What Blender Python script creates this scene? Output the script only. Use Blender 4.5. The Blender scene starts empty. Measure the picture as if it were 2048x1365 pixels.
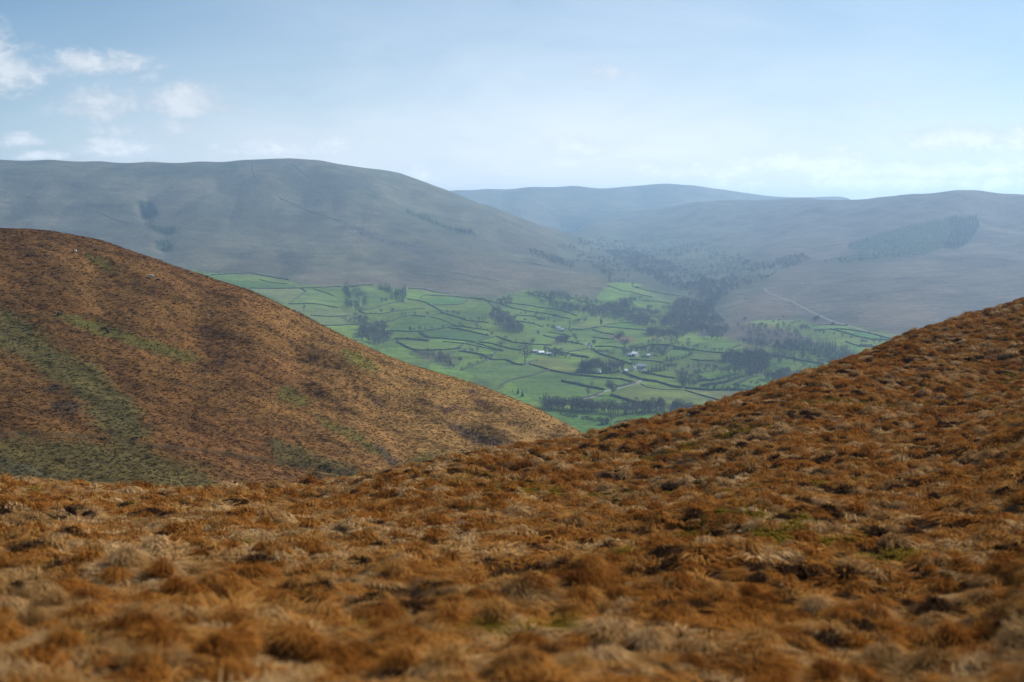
import bpy, math, random
import numpy as np

random.seed(7)
RNG = np.random.default_rng(11)
SC = bpy.context.scene
COL = SC.collection

# ------------------------------------------------------------------ camera
F = 2048 * 40.0 / 36.0
HOR = 430.0
PITCH = math.atan((682.5 - HOR) / F)
CP, SP = math.cos(PITCH), math.sin(PITCH)


def ray(px, py):
    """photo pixel -> (azimuth, tangent of elevation) of the line of sight"""
    px = np.asarray(px, float)
    py = np.asarray(py, float)
    x = (px - 1024) / F
    y = (682.5 - py) / F
    X = x
    Y = CP + y * SP
    Z = -SP + y * CP
    return np.arctan2(X, Y), Z / np.hypot(X, Y)


def to_px(x, y, z):
    """world -> photo pixel (used to trace outlines on the built terrain)"""
    zc = y * CP - z * SP
    yc = y * SP + z * CP
    return 1024 + F * x / zc, 682.5 - F * yc / zc


cam_d = bpy.data.cameras.new('camera')
cam = bpy.data.objects.new('camera', cam_d)
COL.objects.link(cam)
cam.rotation_euler = (math.pi / 2 - PITCH, 0, 0)
cam_d.lens = 40
cam_d.sensor_width = 36
cam_d.clip_start = 0.1
cam_d.clip_end = 60000
cam_d.dof.use_dof = True
cam_d.dof.focus_distance = 1500
cam_d.dof.aperture_fstop = 0.9
SC.camera = cam

# ------------------------------------------------------------------ light
SUN_EL, SUN_AZ = math.radians(34), math.radians(56)     # azimuth from the view direction towards the right
sd = bpy.data.lights.new('sun', 'SUN')
sd.energy = 5.0
sd.angle = math.radians(0.5)
sd.color = (1.0, 0.94, 0.84)
sun = bpy.data.objects.new('sun', sd)
COL.objects.link(sun)
sun.location = (0, 0, 400)
sun.rotation_euler = (math.pi / 2 - SUN_EL, 0, -SUN_AZ + math.pi)

SC.view_settings.view_transform = 'Standard'
SC.view_settings.look = 'None'
SC.view_settings.exposure = 0.6
SC.view_settings.gamma = 1.0
SC.render.resolution_x, SC.render.resolution_y = 1024, 682
SC.cycles.use_denoising = True
SC.cycles.max_bounces = 6
SC.cycles.diffuse_bounces = 2
SC.cycles.transmission_bounces = 2
SC.cycles.volume_bounces = 1
SC.cycles.sample_clamp_indirect = 4


# ------------------------------------------------------------------ small tools
def lerp(a, b, t):
    return a + (b - a) * t


def sstep(a, b, x):
    t = np.clip((x - a) / (b - a), 0, 1)
    return t * t * (3 - 2 * t)


def vnoise(x, y, seed=0):
    """smooth value noise in -1..1"""
    xi = np.floor(x).astype(np.int64)
    yi = np.floor(y).astype(np.int64)
    fx = x - xi
    fy = y - yi
    fx = fx * fx * (3 - 2 * fx)
    fy = fy * fy * (3 - 2 * fy)

    def h(a, b):
        n = (a * 374761393 + b * 668265263 + seed * 1442695041) & 0xFFFFFFFF
        n = ((n ^ (n >> 13)) * 1274126177) & 0xFFFFFFFF
        n = (n ^ (n >> 16)) & 0xFFFF
        return n / 32767.5 - 1.0
    a = lerp(h(xi, yi), h(xi + 1, yi), fx)
    b = lerp(h(xi, yi + 1), h(xi + 1, yi + 1), fx)
    return lerp(a, b, fy)


def fbm(x, y, seed=0, octv=4, gain=0.5):
    s, a, t = 0, 1, 0
    for i in range(octv):
        s = s + a * vnoise(x * 2 ** i + 17.3 * i, y * 2 ** i - 9.1 * i, seed + i)
        t += a
        a *= gain
    return s / t


def in_poly(x, y, poly):
    x = np.asarray(x, float)
    y = np.asarray(y, float)
    r = np.zeros(np.broadcast(x, y).shape, bool)
    n = len(poly)
    for i in range(n):
        x0, y0 = poly[i]
        x1, y1 = poly[(i + 1) % n]
        if y0 == y1:
            continue
        c = ((y0 > y) != (y1 > y)) & (x < (x1 - x0) * (y - y0) / (y1 - y0) + x0)
        r ^= c
    return r


def mesh_np(name, verts, faces_flat, loop_tot, mats, smooth=False, mat_idx=None):
    me = bpy.data.meshes.new(name)
    verts = np.asarray(verts, np.float32)
    me.vertices.add(len(verts))
    me.vertices.foreach_set('co', verts.ravel())
    ff = np.asarray(faces_flat, np.int32)
    lt = np.asarray(loop_tot, np.int32)
    me.loops.add(len(ff))
    me.loops.foreach_set('vertex_index', ff)
    me.polygons.add(len(lt))
    ls = np.concatenate([[0], np.cumsum(lt)[:-1]]).astype(np.int32)
    me.polygons.foreach_set('loop_start', ls)
    me.polygons.foreach_set('loop_total', lt)
    if mat_idx is not None:
        me.polygons.foreach_set('material_index', np.asarray(mat_idx, np.int32))
    me.polygons.foreach_set('use_smooth', np.full(len(lt), smooth))
    for m in (mats if isinstance(mats, (list, tuple)) else [mats]):
        me.materials.append(m)
    me.update(calc_edges=True)
    me.validate()
    return me


class MB:
    """collects polygons, then links them as ONE mesh object"""

    def __init__(s):
        s.v, s.f, s.m = [], [], []

    def add(s, pts, m=0):
        b = len(s.v)
        s.v.extend([tuple(p) for p in pts])
        s.f.append(tuple(range(b, b + len(pts))))
        s.m.append(m)

    def grid(s, rows, m=0, close=False):
        b = len(s.v)
        w = len(rows[0])
        for r in rows:
            s.v.extend([tuple(p) for p in r])
        for i in range(len(rows) - 1):
            for j in range(w if close else w - 1):
                j2 = (j + 1) % w
                s.f.append((b + i * w + j, b + i * w + j2, b + (i + 1) * w + j2, b + (i + 1) * w + j))
                s.m.append(m)

    def box(s, x0, x1, y0, y1, z0, z1, m=0):
        p = [(x0, y0, z0), (x1, y0, z0), (x1, y1, z0), (x0, y1, z0), (x0, y0, z1), (x1, y0, z1), (x1, y1, z1), (x0, y1, z1)]
        for q in ((0, 3, 2, 1), (4, 5, 6, 7), (0, 1, 5, 4), (1, 2, 6, 5), (2, 3, 7, 6), (3, 0, 4, 7)):
            s.add([p[i] for i in q], m)

    def tube(s, a, b, ra, rb, n=5, m=0):
        a = np.array(a, float)
        b = np.array(b, float)
        d = b - a
        d /= max(1e-6, np.linalg.norm(d))
        u = np.cross(d, (0.31, 0.92, 0.2))
        u /= max(1e-6, np.linalg.norm(u))
        w = np.cross(d, u)
        rows = []
        for c, r in ((a, ra), (b, rb)):
            rows.append([c + r * (math.cos(t) * u + math.sin(t) * w) for t in np.linspace(0, 2 * math.pi, n, endpoint=False)])
        s.grid(rows, m, True)

    def mesh(s, name, mats, smooth=False):
        flat = [i for f in s.f for i in f]
        return mesh_np(name, np.array(s.v, float), flat, [len(f) for f in s.f], mats, smooth, s.m)

    def arrays(s):
        return np.array(s.v, float), s.f, s.m


def link(name, me, parent=None, loc=(0, 0, 0), rz=0.0, scale=None):
    o = bpy.data.objects.new(name, me)
    COL.objects.link(o)
    o.location = loc
    o.rotation_euler = (0, 0, rz)
    if scale is not None:
        o.scale = scale if hasattr(scale, '__len__') else (scale,) * 3
    if parent:
        o.parent = parent
    return o


def tag(o, label=None, cat=None, group=None, kind=None):
    if label:
        o['label'] = label
    if cat:
        o['category'] = cat
    if group:
        o['group'] = group
    if kind:
        o['kind'] = kind
    return o


# ------------------------------------------------------------------ materials
def new_mat(name):
    m = bpy.data.materials.new(name)
    m.use_nodes = True
    nt = m.node_tree
    b = nt.nodes['Principled BSDF']
    b.inputs['Roughness'].default_value = 0.9
    b.inputs['Specular IOR Level'].default_value = 0.15
    return m, nt, b


def N(nt, typ, **kw):
    n = nt.nodes.new(typ)
    for k, v in kw.items():
        if k.startswith('i_'):
            n.inputs[k[2:].replace('_', ' ')].default_value = v
        else:
            setattr(n, k, v)
    return n


def ramp(nt, fac, stops):
    r = nt.nodes.new('ShaderNodeValToRGB')
    el = r.color_ramp.elements
    while len(el) < len(stops):
        el.new(0.5)
    for e, (p, c) in zip(el, stops):
        e.position = p
        e.color = (*c, 1) if len(c) == 3 else c
    nt.links.new(fac, r.inputs[0])
    return r.outputs[0]


def mixc(nt, a, b, fac, mode='MIX'):
    n = nt.nodes.new('ShaderNodeMix')
    n.data_type = 'RGBA'
    n.blend_type = mode
    for sock, v in ((n.inputs[0], fac), (n.inputs[6], a), (n.inputs[7], b)):
        if hasattr(v, 'links') or hasattr(v, 'is_linked'):
            nt.links.new(v, sock)
        elif hasattr(v, '__len__'):
            sock.default_value = (*v, 1) if len(v) == 3 else v
        else:
            sock.default_value = v
    return n.outputs[2]


def noise(nt, vec, scale, detail=4, rough=0.55, dist=0.0):
    n = nt.nodes.new('ShaderNodeTexNoise')
    n.inputs['Scale'].default_value = scale
    n.inputs['Detail'].default_value = detail
    n.inputs['Roughness'].default_value = rough
    n.inputs['Distortion'].default_value = dist
    if vec is not None:
        nt.links.new(vec, n.inputs['Vector'])
    return n.outputs['Fac']


def mapping(nt, vec, scale=(1, 1, 1), rot=(0, 0, 0)):
    m = nt.nodes.new('ShaderNodeMapping')
    m.inputs['Scale'].default_value = scale
    m.inputs['Rotation'].default_value = rot
    nt.links.new(vec, m.inputs['Vector'])
    return m.outputs[0]


def bump(nt, h, strength, dist):
    b = nt.nodes.new('ShaderNodeBump')
    b.inputs['Strength'].default_value = strength
    b.inputs['Distance'].default_value = dist
    nt.links.new(h, b.inputs['Height'])
    return b.outputs[0]


def plain(name, col, var=0.25, scale=3.0, rough=0.9):
    m, nt, b = new_mat(name)
    tc = N(nt, 'ShaderNodeTexCoord')
    f = noise(nt, tc.outputs['Object'], scale, 5)
    c = ramp(nt, f, [(0.3, tuple(k * (1 - var) for k in col)), (0.7, tuple(min(1, k * (1 + var)) for k in col))])
    nt.links.new(c, b.inputs['Base Color'])
    b.inputs['Roughness'].default_value = rough
    return m


def terrain_mat(name, fine, streak_rot, streak, amp=0.5, bmp=(0.6, 1.0)):
    """colour attribute of the ground cover, broken up by world-space noise"""
    m, nt, b = new_mat(name)
    geo = N(nt, 'ShaderNodeNewGeometry')
    at = N(nt, 'ShaderNodeAttribute', attribute_name='cover')
    p = geo.outputs['Position']
    sp = mapping(nt, p, streak, (0, 0, streak_rot))
    n1 = noise(nt, sp, fine * 0.15, 6, 0.62, 0.6)
    n2 = noise(nt, p, fine, 5, 0.7)
    v1 = ramp(nt, n1, [(0.28, (1 - amp,) * 3), (0.5, (1, 1, 1)), (0.75, (1 + amp, 1 + amp * .95, 1 + amp * .8))])
    v2 = ramp(nt, n2, [(0.25, (1 - amp * .8,) * 3), (0.75, (1 + amp * .8,) * 3)])
    c = mixc(nt, at.outputs['Color'], v1, 1.0, 'MULTIPLY')
    c = mixc(nt, c, v2, 1.0, 'MULTIPLY')
    nt.links.new(c, b.inputs['Base Color'])
    nb = mixc(nt, n1, n2, 0.5)
    nt.links.new(bump(nt, nb, bmp[0], bmp[1]), b.inputs['Normal'])
    b.inputs['Specular IOR Level'].default_value = 0.05
    return m


# ------------------------------------------------------------------ terrain
def tps_fit(az, ld, z, lam=1e-5):
    P = np.stack([az * 4, ld], 1)
    d = np.linalg.norm(P[:, None] - P[None], axis=2)
    K = np.where(d > 0, d * d * np.log(np.maximum(d, 1e-9)), 0)
    n = len(P)
    A = np.zeros((n + 3, n + 3))
    A[:n, :n] = K + lam * np.eye(n)
    A[:n, n] = 1
    A[:n, n + 1:] = P
    A[n, :n] = 1
    A[n + 1:, :n] = P.T
    w = np.linalg.solve(A, np.concatenate([z, np.zeros(3)]))

    def ev(a, l):
        out = np.empty(a.shape)
        for i in range(a.shape[0]):
            q = np.stack([a[i] * 4, l[i]], 1)
            dd = np.linalg.norm(q[:, None] - P[None], axis=2)
            k = np.where(dd > 0, dd * dd * np.log(np.maximum(dd, 1e-9)), 0)
            out[i] = k @ w[:n] + w[n] + q @ w[n + 1:]
        return out
    return ev


def anchors(rows, extra=()):
    A, L, Z = [], [], []
    for px, py, d in rows:
        a, t = ray(px, py)
        A.append(float(a))
        L.append(math.log(d))
        Z.append(float(t * d))
    for px, d, z in extra:
        a, _ = ray(px, HOR)
        A.append(float(a))
        L.append(math.log(d))
        Z.append(z)
    return np.array(A), np.array(L), np.array(Z)


class Terrain:
    def __init__(s, ev, az0, az1, na, d0, d1, nd, zmin=-400, scale_z=1.0):
        s.az = np.linspace(az0, az1, na)
        s.ld = np.linspace(math.log(d0), math.log(d1), nd)
        s.A, s.L = np.meshgrid(s.az, s.ld)
        # fit on a coarse grid, then interpolate: the surface is smooth
        ca = np.linspace(az0, az1, max(40, na // 5))
        cl = np.linspace(s.ld[0], s.ld[-1], max(40, nd // 3))
        g = ev(*np.meshgrid(ca, cl)) * scale_z
        g1 = np.stack([np.interp(s.az, ca, r) for r in g])
        s.Z = np.stack([np.interp(s.ld, cl, g1[:, j]) for j in range(na)], 1)
        s.Z = np.maximum(s.Z, zmin)
        s.D = np.exp(s.L)
        s.X = s.D * np.sin(s.A)
        s.Y = s.D * np.cos(s.A)

    def px(s):
        return to_px(s.X, s.Y, s.Z)

    def column(s, a):
        f = (a - s.az[0]) / (s.az[1] - s.az[0])
        i = int(np.clip(math.floor(f), 0, len(s.az) - 2))
        t = f - i
        return s.Z[:, i] * (1 - t) + s.Z[:, i + 1] * t

    def hit(s, px, py):
        a, t = ray(px, py)
        a, t = float(a), float(t)
        z = s.column(a)
        d = np.exp(s.ld)
        g = t * d - z
        k = np.where((g[:-1] > 0) & (g[1:] <= 0))[0]
        if len(k) == 0:
            k0 = int(np.argmin(np.abs(g[1:] / d[1:])))
            dd = d[k0 + 1]
        else:
            k0 = k[0]
            u = g[k0] / (g[k0] - g[k0 + 1])
            dd = d[k0] * (1 - u) + d[k0 + 1] * u
        return np.array([dd * math.sin(a), dd * math.cos(a), s.h(dd * math.sin(a), dd * math.cos(a))])

    def h(s, x, y):
        a = np.arctan2(x, y)
        l = np.log(np.maximum(1e-3, np.hypot(x, y)))
        fa = np.clip((a - s.az[0]) / (s.az[1] - s.az[0]), 0, len(s.az) - 1.001)
        fl = np.clip((l - s.ld[0]) / (s.ld[1] - s.ld[0]), 0, len(s.ld) - 1.001)
        i = np.floor(fa).astype(int)
        j = np.floor(fl).astype(int)
        u = fa - i
        v = fl - j
        Z = s.Z
        return (Z[j, i] * (1 - u) + Z[j, i + 1] * u) * (1 - v) + (Z[j + 1, i] * (1 - u) + Z[j + 1, i + 1] * u) * v

    def faces_mesh(s, name, mat, col, sel=None):
        na, nd = len(s.az), len(s.ld)
        V = np.stack([s.X, s.Y, s.Z], 2).reshape(-1, 3)
        j, i = np.meshgrid(np.arange(nd - 1), np.arange(na - 1), indexing='ij')
        q = np.stack([j * na + i, j * na + i + 1, (j + 1) * na + i + 1, (j + 1) * na + i], 2).reshape(-1, 4)
        C = col.reshape(-1, 3)
        if sel is not None:
            q = q[sel.ravel()]
            used = np.unique(q)
            remap = np.full(len(V), -1)
            remap[used] = np.arange(len(used))
            q = remap[q]
            V = V[used]
            C = C[used]
        else:
            used = np.arange(len(V))
        me = mesh_np(name, V, q.ravel(), np.full(len(q), 4), mat, True)
        at = me.color_attributes.new('cover', 'FLOAT_COLOR', 'POINT')
        at.data.foreach_set('color', np.concatenate([C, np.ones((len(C), 1))], 1).astype(np.float32).ravel())
        if sel is not None:
            me.normals_split_custom_set_from_vertices(s.normals()[used])
        return me

    def normals(s):
        if not hasattr(s, '_n'):
            P = np.stack([s.X, s.Y, s.Z], 2)
            du = np.gradient(P, axis=1)
            dv = np.gradient(P, axis=0)
            n = np.cross(du, dv)
            n /= np.linalg.norm(n, axis=2, keepdims=True)
            s._n = n.reshape(-1, 3).astype(np.float32)
        return s._n


def paint(col, PX, PY, poly, c, soft=0.0, seed=1, k=1.0):
    """ground cover: an outline traced on the terrain, its edge feathered and broken up by noise of `soft` pixels"""
    xs = [p[0] for p in poly]
    ys = [p[1] for p in poly]
    m = soft * 2.2 + 1
    idx = np.where((PX > min(xs) - m) & (PX < max(xs) + m) & (PY > min(ys) - m) & (PY < max(ys) + m))
    if len(idx[0]) == 0:
        return
    x, y = PX[idx], PY[idx]
    if soft:
        al = np.zeros(x.shape)
        n1 = fbm(x / (soft * 2.2), y / (soft * 1.1), seed, 3)
        n2 = fbm(x / (soft * 2.2) + 40, y / (soft * 1.1), seed + 50, 3)
        n3 = vnoise(x / max(2.5, soft * .28), y / max(1.5, soft * .14), seed + 90)
        for q in range(9):
            g = (q - 4) / 4.0
            al += in_poly(x + soft * (n1 + .55 * g + .45 * n3), y + soft * .55 * (n2 + .55 * ((q * 4) % 9 - 4) / 4.0 - .45 * n3), poly)
        al /= 9
    else:
        al = in_poly(x, y, poly).astype(float)
    al = (al * k)[:, None]
    col[idx] = col[idx] * (1 - al) + np.array(c) * al


def fit_skyline(T, line, k0, k1, lift=0.0, it=3):
    """raise or lower the far part of a slope until its skyline runs along the traced one"""
    la = np.array([float(ray(p[0], p[1])[0]) for p in line])
    lt = np.array([float(ray(p[0], p[1])[1]) for p in line])
    ldist = np.array([p[2] for p in line], float)
    o = np.argsort(la)
    for _ in range(it):
        want = np.interp(T.az, la[o], lt[o])
        cd = np.interp(T.az, la[o], ldist[o])
        have = ((T.Z + lift) / T.D).max(0)
        dl = want - have
        ker = np.hanning(73)[1:-1] / np.hanning(73).sum()
        dl = dl * sstep(la.min() - .03, la.min() + .03, T.az) * sstep(la.max() + .03, la.max() - .03, T.az)
        dl = np.convolve(np.pad(dl, 35, mode='edge'), ker, 'valid')
        T.Z = T.Z + dl[None] * T.D * sstep(k0, k1, T.D / cd[None])


D2R = math.radians
#@@MAIN
# ================================================================== THE LAND
# ---- dale and fells -------------------------------------------------
fl = []          # anchors: photo pixel + distance in metres
FLOOR = [
    (1150, 858, 1190), (700, 900, 1080), (1500, 870, 1180), (300, 900, 1090), (1900, 900, 1100),
    (1300, 820, 1300), (1085, 806, 1370), (1222, 783, 1490), (1000, 762, 1590), (1400, 778, 1510),
    (1520, 778, 1520), (1200, 742, 1690), (1050, 724, 1800), (1300, 722, 1790), (1480, 742, 1690), (1120, 660, 2250),
    (900, 700, 1930), (790, 690, 1990), (760, 650, 2190), (640, 640, 2200), (1350, 690, 1990), (1250, 650, 2320),
    (1600, 740, 1680), (1600, 690, 1950), (1720, 690, 1940), (900, 640, 2270), (1000, 620, 2420), (1100, 625, 2440),
    (780, 605, 2420), (620, 602, 2400), (500, 575, 2560), (440, 550, 2750), (700, 574, 2620), (600, 552, 2800),
    (830, 582, 2640), (920, 592, 2640), (1000, 600, 2600), (1060, 585, 2800), (1180, 600, 2680), (1230, 580, 2860),
    (1300, 590, 2840), (1370, 596, 2800), (1300, 625, 2560), (1400, 610, 2760), (1440, 670, 2150), (1400, 560, 3300),
    (1300, 545, 3500), (1220, 545, 3300), (1200, 500, 4600), (1300, 500, 4700), (1400, 510, 4300), (1250, 478, 5600), (1160, 462, 6300),
    (1340, 480, 5200), (1500, 540, 3350),
]
LEFTF = [
    (300, 520, 3000), (100, 520, 3000), (300, 450, 3500), (0, 470, 3400), (150, 420, 3700), (0, 400, 3800), (300, 400, 3850),
    (450, 500, 3150), (600, 520, 3050), (450, 440, 3600), (600, 460, 3550), (600, 390, 4000), (450, 380, 4000), (750, 540, 2950), (750, 490, 3350),
    (760, 430, 3800), (900, 560, 2850), (880, 510, 3250), (900, 470, 3650), (880, 420, 4150), (1000, 520, 3300), (1000, 560, 2950), (1100, 560, 2950), (1000, 480, 3800), (1090, 520, 3500),
    (1150, 560, 2950), (700, 365, 4200), (800, 385, 4250),
    (0, 345, 4150), (200, 348, 4150), (400, 345, 4200), (550, 340, 4250),
    # skyline
    (-150, 316, 4500), (0, 319, 4500), (100, 319, 4500), (200, 322, 4500), (300, 323.5, 4500), (400, 323, 4550), (480, 321, 4600), (540, 318, 4620), (585, 316.5, 4640), (640, 321, 4660),
    (700, 331, 4680), (760, 338, 4700), (800, 346, 4720), (850, 364, 4760), (890, 380, 4800), (930, 396, 4850), (990, 418, 4950), (1050, 440, 5050), (1110, 458, 5200),
]
FAR = [
    (880, 384, 9000), (920, 381, 9000), (980, 378, 9000), (1060, 374, 9000), (1150, 372, 9000), (1250, 373, 9000), (1300, 369, 9000), (1335, 367.5, 9000),
    (1390, 371, 9000), (1450, 380, 9100), (1500, 388, 9200), (1560, 396, 9300), (1620, 397, 9300), (1700, 398, 9300),
    (1000, 400, 8200), (1150, 400, 8200), (1280, 400, 8300), (1050, 430, 7400), (1150, 435, 7400), (1250, 415, 7800),
    (1400, 405, 7000), (1480, 404, 6800), (1560, 403, 6600), (1640, 402, 6300), (1350, 412, 7000), (1280, 425, 6900), (1200, 446, 6700),
    (1300, 450, 6000), (1400, 450, 5500), (1500, 450, 5200),
]
RIGHTF = [
    (1700, 400.5, 5600), (1760, 395, 5300), (1830, 387, 5100), (1900, 383, 5000), (1955, 382, 5000), (2048, 388, 5000), (2200, 392, 5000),
    (1700, 430, 4800), (1850, 420, 4500), (2000, 420, 4500), (1600, 460, 4600), (1700, 480, 4100), (1850, 470, 4000), (1950, 450, 4200), (2048, 460, 4000),
    (1550, 500, 4000), (1640, 525, 3500), (1800, 510, 3500), (1950, 500, 3600), (2048, 520, 3300),
    (1450, 585, 2850), (1550, 580, 2850), (1700, 560, 2950), (1850, 560, 2900), (2048, 570, 2800), (1480, 625, 2480), (1600, 620, 2520), (1700, 630, 2400), (1850, 610, 2500),
    (1560, 655, 2200), (1680, 655, 2200), (1790, 675, 2050), (1900, 660, 2150), (2048, 640, 2250),
]
far_extra = []
for (px, py, d) in LEFTF[-19:]:
    t = float(ray(px, py)[1]) * d
    far_extra += [(px, d * 1.1, t - 45), (px, d * 1.3, t - 150)]
for (px, py, d) in FAR[:14]:
    t = float(ray(px, py)[1]) * d
    far_extra += [(px, d * 1.1, t - 70), (px, d * 1.35, t - 200)]
for (px, py, d) in FAR[20:24] + RIGHTF[:7]:
    t = float(ray(px, py)[1]) * d
    far_extra += [(px, d * 1.08, t - 45)]
    if px > 1720:
        far_extra += [(px, d * 1.3, t - 150), (px, 9000, t - 150)]
far_extra += [(px, 9000, 60) for px in (0, 300, 600)] + [(px, 800, -235) for px in (0, 500, 1000, 1500, 2000)]
DALE = Terrain(tps_fit(*anchors(FLOOR + LEFTF + FAR + RIGHTF, far_extra)), D2R(-29), D2R(29), 920, 640, 13500, 800, zmin=-260)
# gentle real relief: knolls in the dale, gullies and shelves on the fells
wx, wy = DALE.X, DALE.Y
hi = sstep(-190, -60, DALE.Z)
DALE.Z = DALE.Z + (1 - hi) * (4.0 * fbm(wx / 170, wy / 260, 3, 3)) * sstep(900, 1500, wy) \
    + hi * 7.0 * fbm(wx / 260, wy / 420, 9, 4) * (1 - .6 * sstep(60, 160, DALE.Z)) \
    - hi * (1 - .75 * sstep(70, 170, DALE.Z)) * 5.5 * np.maximum(0, 1 - 3.2 * np.abs(fbm(wx / 230 + wy / 2400, wy / 900, 15, 3)))
PX, PY = DALE.px()
# the knolls between the hedged mounds
for cx, cy, rx, ry, hgt in ((1450, 752, 60, 12, 9), (1480, 765, 60, 9, 8), (1420, 772, 50, 8, 4), (1560, 732, 40, 9, 7), (860, 645, 60, 10, 8), (1330, 690, 50, 8, 6), (1385, 700, 50, 8, 5),
                            (700, 580, 14, 12, -10), (722, 600, 10, 16, -8), (290, 420, 16, 26, -16), (325, 462, 26, 10, -12), (328, 490, 18, 16, -12)):
    q = ((PX - cx) / rx) ** 2 + ((PY - cy) / ry) ** 2
    DALE.Z = DALE.Z + hgt * np.exp(-q * 1.2)
PX, PY = DALE.px()

MOOR_L = (.128, .126, .088)
MOOR_R = (.150, .122, .098)
GREEN = (.122, .164, .042)
cov = np.empty(DALE.X.shape + (3,))
cov[:] = MOOR_L
big = fbm(wx / 500, wy / 900, 21, 4)
cov *= (1 + .25 * big)[..., None]
grn = sstep(.05, .5, fbm(wx / 700 + 5, wy / 700, 33, 4))
cov = cov * (1 - .45 * grn[..., None]) + .45 * grn[..., None] * np.array((.105, .125, .060))
lowz = (sstep(40, -120, DALE.Z) * (.6 + .4 * big))[..., None]
cov = cov * (1 - .55 * lowz) + .55 * lowz * np.array((.205, .168, .098))
burn = sstep(.16, .42, fbm(wx / 210 + 3, wy / 380, 181, 4))[..., None]
cov = cov * (1 - .42 * burn) + .42 * burn * np.array((.075, .062, .052))
fine_ = fbm(wx / 60, wy / 110, 187, 4)[..., None]
cov = cov * (1 + .55 * fine_)
pal_ = sstep(.12, .42, fbm(wx / 150 - 7, wy / 320, 199, 4))[..., None]
cov = cov * (1 - .5 * pal_) + .5 * pal_ * np.array((.235, .205, .145))
rgt = sstep(1420, 1560, PX + .3 * (PY - 500))
cov = cov * (1 - rgt[..., None]) + rgt[..., None] * (np.array(MOOR_R) * (1 + .28 * big)[..., None] * (1 + .42 * fine_) * (1 - .35 * burn))
# dale floor far up: hedged pasture seen edge-on
dalefar = [(1090, 480), (1180, 455), (1300, 470), (1420, 480), (1520, 505), (1560, 545), (1500, 585), (1455, 640), (1380, 640), (1340, 600), (1260, 570), (1180, 550), (1120, 525)]
paint(cov, PX, PY, dalefar, (.085, .092, .062), 26, 5, .8)
st = fbm(wx / 120, wy / 190, 61, 3)
al = (sstep(.06, .2, st) * in_poly(PX + 18 * fbm(PX / 30, PY / 12, 62, 2), PY, dalefar) * .85)[..., None]
cov = cov * (1 - al) + al * np.array((.148, .168, .112))
# pasture
PAST = [
    [(380, 540), (464, 549), (525, 552), (578, 561), (600, 570), (690, 573), (717, 572), (746, 570), (816, 577), (870, 586), (985, 598), (1010, 588), (1060, 578), (1110, 590), (1180, 600), (1192, 598), (1214, 568), (1262, 566),
     (1375, 592), (1352, 605), (1330, 628), (1400, 672), (1460, 676), (1530, 695), (1580, 700), (1700, 700), (1800, 700), (1800, 960), (380, 960)],
    [(1488, 648), (1520, 640), (1560, 645), (1601, 640), (1623, 650), (1697, 650), (1800, 672), (2100, 690), (2100, 760), (1560, 700), (1640, 690), (1600, 668), (1560, 660), (1500, 655)],
]
for p in PAST:
    paint(cov, PX, PY, p, GREEN, 11, 8)
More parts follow.
